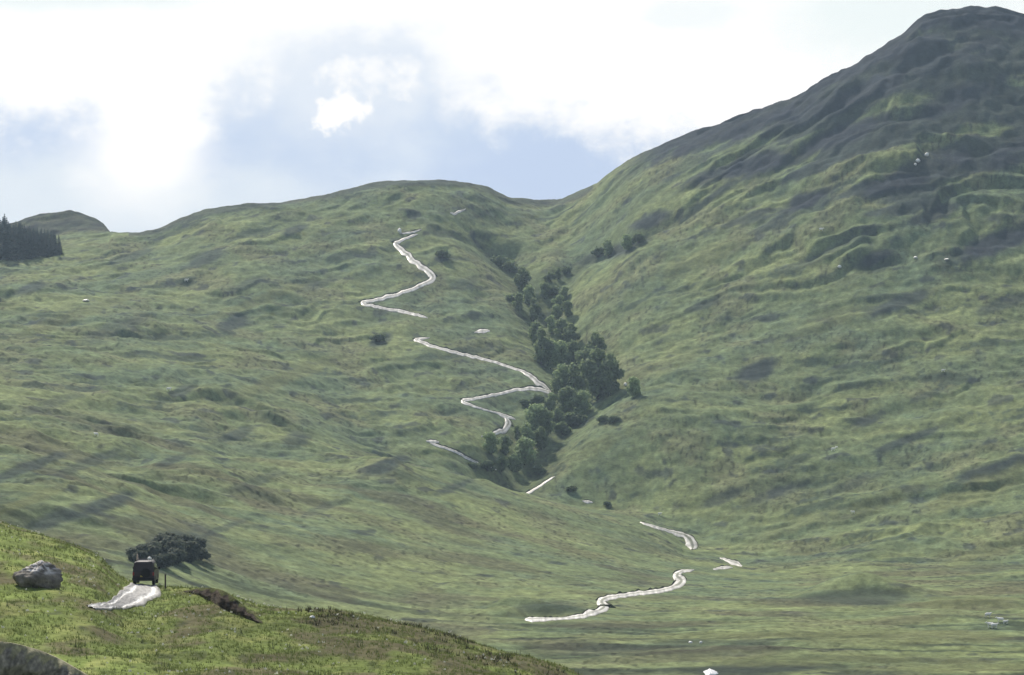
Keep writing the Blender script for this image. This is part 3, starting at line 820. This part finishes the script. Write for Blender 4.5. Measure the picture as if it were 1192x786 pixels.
o = obj('rock_outcrop', face_bank('rock_outcrop', [(-30,745,0),(0,747,0),(20,750,0),(45,757,0),(65,765,0),(85,776,0),(112,792,0)], [(-30,800,0),(0,800,0),(20,800,0),(45,800,0),(65,800,0),(85,800,0),(112,798,0)], 37, C(.30,.28,.17), C(.21,.19,.16), bulge=1.3), M_rock)
tag(o, 'low dark rock outcrop under a dry turf lip at the bottom left corner', 'rock outcrop')
ROCKS = [(363,719,7,4,'small pale stone lying on the near slope right of the peat bank','near'),
 (804,748,5,3,'left pale stone of a pair by the stream on the valley floor','far'),(816,748,4,3.2,'right pale stone of a pair by the stream on the valley floor','far'),
 (1068,188,6,5,'larger of the two white quartz blocks high on the mountain','far'),(1079,181,5,5,'white quartz block high on the mountain, upper of a pair','far'),(1065.5,191.5,3.5,3,'small white stone just under the mountain quartz blocks','far'),
 (977,311,5,4,'white stone on the mid mountain slope beside a dark hollow','far'),(100,350,9,3,'flat pale slab in the grass of the left hill','far'),
 (728,448,4,4,'pale stone beside the lone tree right of the gully wood','far'),(465,270.5,5,7,'upright white stone beside the top bend of the track','far'),
 (1066,300,5,3,'grey stone on the mountain under the dark ledge','far'),(1102,302,7,2.5,'flat grey slab on the mountain slope','far')]
M_quartz = vcol_mat('quartz', .35, .8, .1, (2.0,), .02)
WHITE = rock_mesh('white_stone', 1, 1, 1, 77, 20, base=C(.85,.85,.84), top=C(.9,.9,.9))
for (u, v, w, h, lab, where) in ROCKS:
    p = hit(u, v+1, Z, 120 if where == 'near' else 400)
    if p is None: continue
    s = p[1]/F
    o = obj('stone', WHITE.copy(), M_quartz); o.location = (p[0], p[1], p[2]+h*s*.35); o.scale = (w*s*.55, w*s*.55, h*s*.50); o.rotation_euler = (.1, .1, random.uniform(0, 3))
    tag(o, lab, 'stone', 'pale stones on the hills')
# big white rock at the bottom edge
p = hit(828, 785.5, Z, 420)
s = p[1]/F
o = obj('white_rock', rock_mesh('white_rock', 11*s, 24*s, 6*s, 23, 36, base=C(.75,.77,.82), top=C(.9,.9,.9)), M_quartz); o.location = (p[0], p[1]+1.5, p[2]-2.5*s); o.rotation_euler = (.22, 0, 0)
tag(o, 'large white rock in the dark hollow at the bottom edge', 'rock')

# ------------------------------------------------------------------ sheep
def sheep_meshes():
    def blob(c, r, n=14, m=9, seed=1, amp=.06):
        T, P = np.meshgrid(np.linspace(0, 2*np.pi, n, endpoint=False), np.linspace(.05, np.pi-.05, m))
        d = np.stack([np.cos(T)*np.sin(P), np.sin(T)*np.sin(P), np.cos(P)], -1)
        rr = 1+amp*np.sin(T*5+P*4+seed)*np.sin(P*6)
        v = d*rr[..., None]*np.array(r)+np.array(c)
        f = [(i*n+j, (i+1)*n+j, (i+1)*n+(j+1) % n, i*n+(j+1) % n) for i in range(m-1) for j in range(n)]
        return v.reshape(-1, 3), f
    # one continuous lofted body: rump, belly, chest, neck, head, muzzle
    secs = [(-.58,.62,.05,.06),(-.54,.62,.17,.17),(-.40,.62,.25,.25),(-.12,.60,.28,.28),(.18,.61,.27,.27),(.40,.64,.23,.24),(.52,.72,.16,.18),(.60,.82,.11,.12),(.68,.87,.085,.09),(.80,.83,.065,.065),(.88,.80,.045,.05),(.90,.795,.02,.02)]
    n = 14; V, Fs = [], []
    for i, (x, z, ry, rz) in enumerate(secs):
        for k in range(n):
            t = 2*math.pi*k/n; w = 1+.05*math.sin(k*3+i*2)
            V.append((x, ry*w*math.cos(t), z+rz*w*math.sin(t)))
    for i in range(len(secs)-1):
        for k in range(n): Fs.append((i*n+k, (i+1)*n+k, (i+1)*n+(k+1) % n, i*n+(k+1) % n))
    mb = MB(); mb.v = V; mb.f = Fs
    for (x, y) in ((-.42,.13),(-.42,-.13),(.32,.12),(.32,-.12)):
        if x < 0: pts = [(x,y,.60),(x-.02,y,.40),(x-.07,y,.26),(x-.03,y,.05),(x,y,-.02)]
        else: pts = [(x,y,.60),(x,y,.40),(x+.01,y,.24),(x,y,.05),(x+.02,y,-.02)]
        mb.tube(pts, [.10,.07,.042,.034,.04], 7)
    for sgn in (1, -1): mb.tube([(.66,sgn*.06,.92),(.64,sgn*.14,.90),(.63,sgn*.19,.86)], [.03,.03,.008], 5)
    mb.tube([(-.56,0,.66),(-.64,0,.56),(-.65,0,.44)], [.05,.045,.02], 6)
    me = mesh_from('sheep', mb.v, mb.f)
    me.materials.append(M_wool)
    return me
M_wool = simple('wool', (.93,.92,.88), .9, noise=.06, nscale=9, bump_d=.03)
SHEEP = sheep_meshes()
for (u, v, rz, sc_, lab) in [(1150,719,.3,1.1,'white sheep standing apart, highest of the little flock on the valley floor'),(1164.5,724.5,2.9,1.1,'white sheep on the right of the little valley flock'),
        (1170.5,726.5,.4,.85,'smallest white sheep at the right edge of the little valley flock'),(1152.5,730.5,3.3,1.15,'white sheep low in the valley flock, left of its touching neighbour'),(1157.5,731.5,.1,1.1,'white sheep low in the valley flock, right of its touching neighbour'),
        (970,525,.2,1.25,'lone white sheep low on the big mountain slope'),(974,522,2.5,.8,'lamb-sized pale sheep behind the lone mountain sheep'),(956,269,.1,1.4,'lone white sheep high on the mountain slope above the white stone'),
        (217,328,.4,1.3,'lone white sheep on the upper left hill'),(196.5,455,.2,1.2,'lone white sheep on the middle of the left hill'),(112,508,2.6,1.1,'lone white sheep on the lower left hill'),
        (768,600,.2,1.0,'white sheep on the grass above the valley track'),(993,598,2.8,1.0,'white sheep on the pale grass at the mountain foot'),(1098,433,.1,1.1,'pale sheep alone on the right mountain slope')]:
    p = hit(u, v, Z, 420)
    if p is None: continue
    o = bpy.data.objects.new('sheep', SHEEP); col.objects.link(o); o.location = p; o.rotation_euler = (0, 0, rz); o.scale = (sc_*1.3,)*3
    tag(o, lab, 'sheep', 'sheep grazing the hills')

# ------------------------------------------------------------------ the car, marker post
M_body = simple('dark_paint', (.028,.019,.025), .45, spec=.5)
M_roof = simple('pale_roof', (.16,.15,.155), .5)  # paler than the body: glare on the roof put into the colour
M_black = simple('rubber', (.015,.015,.016), .8)
M_glass = simple('dark_glass', (.012,.013,.017), .12, spec=.6)
M_red = simple('tail_lamp', (.22,.012,.010), .3)
M_steel = simple('steel', (.45,.45,.46), .35, metal=.9)
M_glint = simple('glint_white', (.85,.85,.83), .35)  # white for the roof glint
M_plate = simple('plate', (.50,.42,.10), .5)
M_cream = simple('canvas', (.55,.42,.34), .8)
def build_car(p, rz):
    root = empty('car', p, rz, 1.03)
    tag(root, 'dark maroon off-road car seen from behind, driving away along the near track', 'car')
    # side profile (y forward, z up) swept across the width, cabin tucked in
    prof = [(-2.1,.34),(-2.15,.55),(-2.15,1.05),(-2.07,1.76),(-2.0,1.85),(.45,1.87),(.65,1.80),(1.10,1.22),(1.95,1.12),(2.15,1.0),(2.2,.55),(2.15,.34)]
    mb = MB(); n = len(prof); vs = []
    def halfw(z): return .88 if z < 1.1 else .88-.13*(z-1.1)/.76
    for sx in (-1, -.93, .93, 1):
        for (y, z) in prof:
            ins = .05 if abs(sx) == 1 else 0
            vs.append((sx*halfw(z), y*(1-ins*.25), z-(0.04 if abs(sx) == 1 and z > 1.5 else 0)))
    fs = []
    for i in range(3):
        for k in range(n): fs.append((i*n+k, i*n+(k+1) % n, (i+1)*n+(k+1) % n, (i+1)*n+k))
    fs.append(tuple(range(n))[::-1]); fs.append(tuple(3*n+k for k in range(n)))
    mb.add(vs, fs); mb.build('body', M_body, root, bevel=.04)
    m = MB(); m.box(-.68,.68,-1.95,.50,1.865,1.90,.04,.06); m.build('roof', M_roof, root, bevel=.012)
    m = MB(); m.add([(-.66,-2.145,1.12),(.66,-2.145,1.12),(.60,-2.045,1.66),(-.60,-2.045,1.66),(-.66,-2.10,1.12),(.66,-2.10,1.12),(.60,-2.0,1.66),(-.60,-2.0,1.66)], [(0,1,2,3),(7,6,5,4),(0,4,5,1),(1,5,6,2),(2,6,7,3),(3,7,4,0)]); m.build('rear_window', M_glass, root)
    for sx in (-1, 1):
        m = MB(); m.add([(sx*.885,-1.7,1.15),(sx*.885,.8,1.15),(sx*.81,.5,1.70),(sx*.81,-1.6,1.70)], [(0,1,2,3)]); m.build('side_window', M_glass, root)
        m = MB(); m.box(sx*.80-.07,sx*.80+.07,-2.19,-2.12,.78,1.05); m.build('tail_lamp', M_red, root, bevel=.01)
        m = MB(); m.tube([(sx*.88,.75,1.2),(sx*1.02,.72,1.24)], .03, 6); m.box(sx*1.03-.09,sx*1.03+.09,.68,.76,1.16,1.36); m.build('wing_mirror', M_black, root, bevel=.02)
    m = MB(); m.box(-.90,.90,-2.32,-2.14,.44,.60); m.build('bumper', M_black, root, bevel=.03)
    m = MB(); m.box(-.26,.26,-2.175,-2.16,.66,.78); m.build('number_plate', M_plate, root)
    sp = MB(); 
    t = [(0,.20),(0,.34),(-.04,.38),(-.16,.38),(-.20,.34),(-.20,.12)]
    sp.lathe_x(t, 20)
    sp.v = [(y+.18, x-2.17, z+1.0) for (x, y, z) in sp.v]; so = sp.build('spare_wheel', M_black, root, smooth=False)
    m = MB()
    for sx in (-.62, .62): m.tube([(sx,-1.85,2.0),(sx,.40,2.0)], .022, 6); [m.tube([(sx,yy,1.88),(sx,yy,2.0)], .018, 5) for yy in (-1.8,-.7,.35)]
    for yy in (-1.85,-1.3,-.75,-.2,.40): m.tube([(-.62,yy,2.0),(.62,yy,2.0)], .018, 6)
    m.build('roof_rack', M_roof, root)
    m = MB(); m.box(-.66,-.50,-1.2,-1.0,2.02,2.42,.03,.03); m.tube([(-.58,-1.1,2.4),(-.58,-1.1,2.5)], [.06,.03], 8); m.build('roof_load', M_cream, root, bevel=.02)  # pale upright load on the roof
    m = MB(); m.lathe_x([(-.17,.02),(-.15,.08),(-.08,.13),(0,.15),(.08,.13),(.15,.08),(.17,.02)], 14, .45,-1.6,2.12); m.build('roof_glint', M_glint, root, smooth=True)  # white dome added to stand for a bright glint on the roof
    for (x, y) in ((-.76,-1.35),(.76,-1.35),(-.76,1.4),(.76,1.4)):
        m = MB(); m.lathe_x([(-.12,.20),(-.12,.34),(-.08,.385),(.08,.385),(.12,.34),(.12,.20)], 22, x, y, .375); w = m.build('wheel', M_black, root)
        m = MB(); m.lathe_x([(-.125,.04),(-.10,.19),(.10,.19),(.125,.04)], 14, x, y, .375); m.build('rim', M_steel, w)
    return root
pc = hit(165, 682.5, Zbase, 150)
build_car((pc[0], pc[1]+2.4, gz(pc[0], pc[1]+1.0, Z)[0]+.10), 0.05)
p = hit(192.5, 685.5, Z, 150)
post = empty('marker_post', (p[0], p[1], p[2]), .2)
tag(post, 'short dark timber marker post on the verge just right of the car', 'post')
M_wood = simple('dark_timber', (.055,.045,.040), .9, noise=.3, nscale=12)
m = MB(); m.box(-.07,.07,-.07,.07,-.3,1.12,.01,.01); m.build('shaft', M_wood, post, bevel=.01)
m = MB(); m.box(-.09,.09,-.09,.09,1.12,1.20,.06,.06); m.build('cap', M_wood, post)

# ------------------------------------------------------------------ grass and rushes (uncountable)
def tufts(name, pts, hgt, nblade, width, cA, cB, lean=.5, kind='stuff', mat=None):
    n = len(pts); k = nblade
    base = np.repeat(pts, k, 0); m = n*k
    h = np.repeat(hgt, k)*rng.uniform(.55, 1.15, m)
    az = rng.uniform(0, 2*np.pi, m); ln = rng.uniform(.1, lean, m)*h
    off = rng.normal(size=(m, 2))*np.repeat(hgt, k)[:, None]*.22
    base = base.copy(); base[:, :2] += off
    dx, dy = np.cos(az), np.sin(az)
    w = width*np.repeat(hgt, k)*rng.uniform(.7, 1.3, m)
    a1 = rng.uniform(0, np.pi, m); wx, wy = np.cos(a1)*w, np.sin(a1)*w
    z0 = base[:, 2]-.06
    q = np.zeros((m, 3, 3))
    q[:, 0] = np.stack([base[:, 0]-wx, base[:, 1]-wy, z0], 1); q[:, 1] = np.stack([base[:, 0]+wx, base[:, 1]+wy, z0], 1)
    q[:, 2] = np.stack([base[:, 0]+dx*ln, base[:, 1]+dy*ln, z0+h], 1)
    t = rng.uniform(0, 1, m)[:, None]
    c = np.repeat((cA*(1-t)+cB*t), 3, 0)
    o = obj(name, mesh_from(name, q.reshape(-1, 3), np.arange(3*m).reshape(m, 3), c, smooth=False), mat or M_blade)
    tag(o, kind='stuff'); return o
# near slope
def scatter(n, u0, u1, y0, y1):
    u = rng.uniform(u0, u1, n); y = rng.uniform(y0, y1, n)
    x = (u-U0)/F*y
    return x, y, gz(x, y, Z), u
def near_keep(x, y, z, u):
    yc = np.interp(u, US, KY[3])
    on_road = np.zeros(len(x), bool)
    v = H0-F*z/y
    e = np.interp(v, Ls[:, 1], Ls[:, 0]); f_ = np.interp(v, Rs[:, 1], Rs[:, 0])
    on_road = (v > 676) & (v < 711) & (u > e+4) & (u < f_-4)
    return (y < yc+8) & ~on_road
x, y, z, u = scatter(52000, -40, 720, 140, 250); k = near_keep(x, y, z, u)
P3 = np.stack([x, y, z], 1)[k]
dens = fbm(P3[:, 0]/3, P3[:, 1]/5, 301, 2)
P3 = P3[dens+rng.uniform(-.5, .5, len(P3)) > -.15]
tufts('grass', P3, rng.uniform(.12, .32, len(P3)), 5, .10, C(0.124,0.171,0.045), C(0.224,0.254,0.088), .7)
x, y, z, u = scatter(1500, -40, 720, 140, 250); k = near_keep(x, y, z, u) & (fbm(x/2.2, y/4, 303, 2) > .2)
P3 = np.stack([x, y, z], 1)[k]
tufts('rushes', P3, rng.uniform(.3, .6, len(P3)), 7, .06, C(.075,.095,.042), C(.12,.14,.065), .5)
x, y, z, u = scatter(650, -40, 620, 142, 235); k = near_keep(x, y, z, u) & (fbm(x/6, y/8, 305, 2) > -.05)
P3 = np.stack([x, y, z+.22], 1)[k]
tufts('white_flowers', P3, rng.uniform(.10, .17, len(P3)), 4, .45, C(.55,.56,.48), C(.75,.75,.68), .8)
x, y, z, u = scatter(2400, 330, 690, 165, 215); yc_ = np.interp(u, US, KY[3])
k = near_keep(x, y, z, u) & (np.abs(y-yc_+4) < 9) & (fbm(x/3.0, y/5, 309, 2) > .08)
P3 = np.stack([x, y, z], 1)[k]
tufts('heather', P3, rng.uniform(.22, .48, len(P3)), 8, .10, C(.045,.048,.028), C(.095,.092,.048), .8)
# ------------------------------------------------------------------ light: sun, sky, clouds, air
SUN_EL, SUN_AZ = math.radians(44), math.radians(-24)      # azimuth from +Y towards +X
sun = bpy.data.lights.new('sun', 'SUN'); sun.energy = 5.0; sun.angle = math.radians(.5); sun.color = (1.0, .94, .82)
so = bpy.data.objects.new('sun', sun); col.objects.link(so)
from mathutils import Vector
sd = Vector((math.sin(SUN_AZ)*math.cos(SUN_EL), math.cos(SUN_AZ)*math.cos(SUN_EL), math.sin(SUN_EL)))
so.rotation_euler = (-sd).to_track_quat('-Z', 'Y').to_euler(); so.location = sd*300

w = bpy.data.worlds.new('World'); sc.world = w; w.use_nodes = True
nt = w.node_tree; nt.nodes.clear()
L = nt.links.new
def val(x):
    return x
def mth(op, a, b=0.0, c=None, clamp=False):
    n = nt.nodes.new('ShaderNodeMath'); n.operation = op; n.use_clamp = clamp
    for i, q in enumerate((a, b) if c is None else (a, b, c)):
        if isinstance(q, (int, float)): n.inputs[i].default_value = q
        else: L(q, n.inputs[i])
    return n.outputs[0]
def smap(x, a, b):
    n = nt.nodes.new('ShaderNodeMapRange'); n.interpolation_type = 'SMOOTHSTEP'
    L(x, n.inputs[0]); n.inputs[1].default_value = a; n.inputs[2].default_value = b; n.inputs[3].default_value = 0; n.inputs[4].default_value = 1
    return n.outputs[0]
def mixcol(f, a, b):
    n = nt.nodes.new('ShaderNodeMix'); n.data_type = 'RGBA'
    L(f, n.inputs[0])
    for q, i in ((a, 6), (b, 7)):
        if isinstance(q, tuple): n.inputs[i].default_value = (*q, 1)
        else: L(q, n.inputs[i])
    return n.outputs[2]
tc = nt.nodes.new('ShaderNodeTexCoord'); sep = nt.nodes.new('ShaderNodeSeparateXYZ'); L(tc.outputs['Generated'], sep.inputs[0])
dx, dy, dz = sep.outputs
# compass tangent and height tangent towards the north (+Y); far round the sky they are simply held
ys_ = mth('MAXIMUM', dy, 0.15)
A = mth('DIVIDE', dx, ys_); B = mth('DIVIDE', dz, ys_)
cmb = nt.nodes.new('ShaderNodeCombineXYZ'); L(A, cmb.inputs[0]); L(B, cmb.inputs[1])
def cnoise(scale, detail=6, rough=.55, off=(0, 0, 0), sy=1.0):
    mp = nt.nodes.new('ShaderNodeMapping'); mp.inputs['Location'].default_value = off; mp.inputs['Scale'].default_value = (1, sy, 1); L(cmb.outputs[0], mp.inputs[0])
    n = nt.nodes.new('ShaderNodeTexNoise'); n.inputs['Scale'].default_value = scale; n.inputs['Detail'].default_value = detail; n.inputs['Roughness'].default_value = rough
    L(mp.outputs[0], n.inputs['Vector']); return mth('SUBTRACT', n.outputs['Fac'], .5)
n_big = cnoise(14, 6, .55, (1.3, .2, 0), 1.5); n_med = cnoise(40, 6, .6, (.4, .7, 0), 1.3); n_edge = cnoise(90, 5, .6, (.9, .1, 0))
def pa(u): return (u-U0)/F
def pb(v): return (H0-v)/F
def blob(u, v, ru, rv, noise, amp):
    """soft-edged cloud body: 1 inside, 0 outside"""
    ea = mth('DIVIDE', mth('SUBTRACT', A, pa(u)), ru/F); eb = mth('DIVIDE', mth('SUBTRACT', B, pb(v)), rv/F)
    d = mth('SQRT', mth('ADD', mth('MULTIPLY', ea, ea), mth('MULTIPLY', eb, eb)))
    return mth('ADD', d, mth('MULTIPLY', noise, amp))
sky = nt.nodes.new('ShaderNodeTexSky'); sky.sky_type = 'NISHITA'; sky.sun_disc = False; sky.sun_elevation = SUN_EL; sky.sun_rotation = SUN_AZ
sky.air_density = 1.0; sky.dust_density = 1.5; sky.ozone_density = 1.0
K = 1/0.10
def k3(r, g_, b_): return (r*K, g_*K, b_*K)
base = mixcol(mth('MULTIPLY', smap(dz, -.05, .02), .88), sky.outputs[0], k3(.52,.64,.87))          # thin grey-blue cloud sheet low down
base = mixcol(mth('MULTIPLY', smap(B, pb(235), pb(285)), 0.0), base, k3(.6,.7,.82))
# broad veil variation
base = mixcol(smap(n_big, -.02, .16), base, k3(.68,.78,.93))
# bluest gap
gap = smap(blob(640, 195, 150, 50, n_med, 1.2), 1.15, .35)
base = mixcol(mth('MULTIPLY', gap, .7), base, k3(.50,.62,.86))
# pale lower left
base = mixcol(mth('MULTIPLY', smap(blob(60, 235, 260, 60, n_med, 1.0), 1.3, .5), .8), base, k3(.76,.84,.92))
# the great white cloud bank above; its lower edge wanders
edge = nt.nodes.new('ShaderNodeValToRGB')
er = edge.color_ramp; er.interpolation = 'B_SPLINE'
pts = [(-200,160),(0,148),(100,152),(160,205),(205,205),(260,130),(330,85),(420,62),(490,70),(520,140),(600,142),(700,160),(760,178),(900,190),(1192,150)]
er.elements[0].position = 0; er.elements[1].position = 1
def enc(v): return (v)/300.0
er.elements[0].color = (enc(160),)*3+(1,); er.elements[1].color = (enc(150),)*3+(1,)
for (u, v) in pts[1:-1]:
    e = er.elements.new((u+200)/1392.0); e.color = (enc(v),)*3+(1,)
tu = mth('MULTIPLY', mth('SUBTRACT', A, pa(-200)), F/1392.0)
L(tu, edge.inputs[0])
eb = mth('DIVIDE', mth('SUBTRACT', H0, mth('MULTIPLY', edge.outputs[0], 300.0)), F)
above = mth('SUBTRACT', B, eb)
bankm = smap(mth('ADD', above, mth('ADD', mth('MULTIPLY', n_med, .045), mth('MULTIPLY', n_edge, .018))), -.010, .016)
base = mixcol(bankm, base, k3(1.04,1.05,1.06))
# thinner pale corners high up
base = mixcol(mth('MULTIPLY', smap(blob(80, -6, 220, 24, n_med, .9), 1.2, .4), .7), base, k3(.80,.90,.92))
base = mixcol(mth('MULTIPLY', smap(blob(1060, 20, 190, 60, n_med, .9), 1.3, .3), .75), base, k3(.80,.91,.93))
base = mixcol(mth('MULTIPLY', smap(blob(800, 18, 60, 22, n_med, 1.6), 1.2, .4), .5), base, k3(.80,.90,.94))
base = mixcol(mth('MULTIPLY', smap(blob(400, 95, 150, 80, n_med, 1.2), 1.3, .3), .85), base, k3(.78,.85,.95))
# loose puffs
for (u, v, ru, rv, st_) in [(438,90,58,20,.6),(468,100,26,14,.5),(398,82,26,12,.5),(394,130,29,19,1.0)]:
    base = mixcol(mth('MULTIPLY', smap(blob(u, v, ru, rv, mth('ADD', mth('MULTIPLY', n_edge, 1.6), n_med), 2.0), 1.35, .15 if st_ < 1 else .55), st_), base, k3(1.06,1.06,1.06))
base = mixcol(mth('MULTIPLY', smap(blob(170, 190, 110, 75, n_med, .6), 1.1, .1), .9), base, k3(1.1,1.1,1.1))
base = mixcol(mth('MULTIPLY', smap(blob(300, 235, 160, 55, n_med, .8), 1.2, .2), .45), base, k3(.80,.88,.95))
bg = nt.nodes.new('ShaderNodeBackground'); bg.inputs['Strength'].default_value = 0.10; L(base, bg.inputs[0])
# away from the framed quarter: broken cloud over the clear sky
n3 = nt.nodes.new('ShaderNodeTexNoise'); n3.inputs['Scale'].default_value = 2.5; n3.inputs['Detail'].default_value = 6; L(tc.outputs['Generated'], n3.inputs['Vector'])
other = mixcol(smap(n3.outputs['Fac'], .48, .62), sky.outputs[0], k3(.55,.60,.70))
front = smap(dy, .55, .85)
fin = mixcol(front, other, base); L(fin, bg.inputs[0])
out = nt.nodes.new('ShaderNodeOutputWorld'); L(bg.outputs[0], out.inputs[0])

# summer haze: a thin body of air over the glen
mb = MB(); mb.box(-1500, 1700, -60, 2300, -120, 420); hz = mb.build('haze', None)
m = bpy.data.materials.new('haze'); m.use_nodes = True; t = m.node_tree; t.nodes.clear()
o_ = t.nodes.new('ShaderNodeOutputMaterial'); vs_ = t.nodes.new('ShaderNodeVolumeScatter')
vs_.inputs['Color'].default_value = (.58,.78,1.0,1); vs_.inputs['Density'].default_value = 0.00008; vs_.inputs['Anisotropy'].default_value = .35
t.links.new(vs_.outputs[0], o_.inputs['Volume']); hz.data.materials.append(m)
tag(hz, kind='structure'); hz.display_type = 'WIRE'

# ------------------------------------------------------------------ camera
cam = bpy.data.cameras.new('camera'); co = bpy.data.objects.new('camera', cam); col.objects.link(co)
co.location = (0, 0, 0); co.rotation_euler = (math.radians(90), 0, 0)
cam.sensor_width = 36; cam.lens = 36*F/1192.0; cam.shift_y = (H0-393.0)/1192.0
cam.clip_start = .5; cam.clip_end = 8000
sc.camera = co
sc.view_settings.view_transform = 'Standard'; sc.view_settings.look = 'None'; sc.view_settings.exposure = 0
sc.cycles.max_bounces = 5; sc.cycles.diffuse_bounces = 2; sc.cycles.glossy_bounces = 2; sc.cycles.transmission_bounces = 2; sc.cycles.volume_bounces = 0; sc.cycles.transparent_max_bounces = 4
sc.cycles.use_denoising = True
sc.cycles.filter_width = 1.5
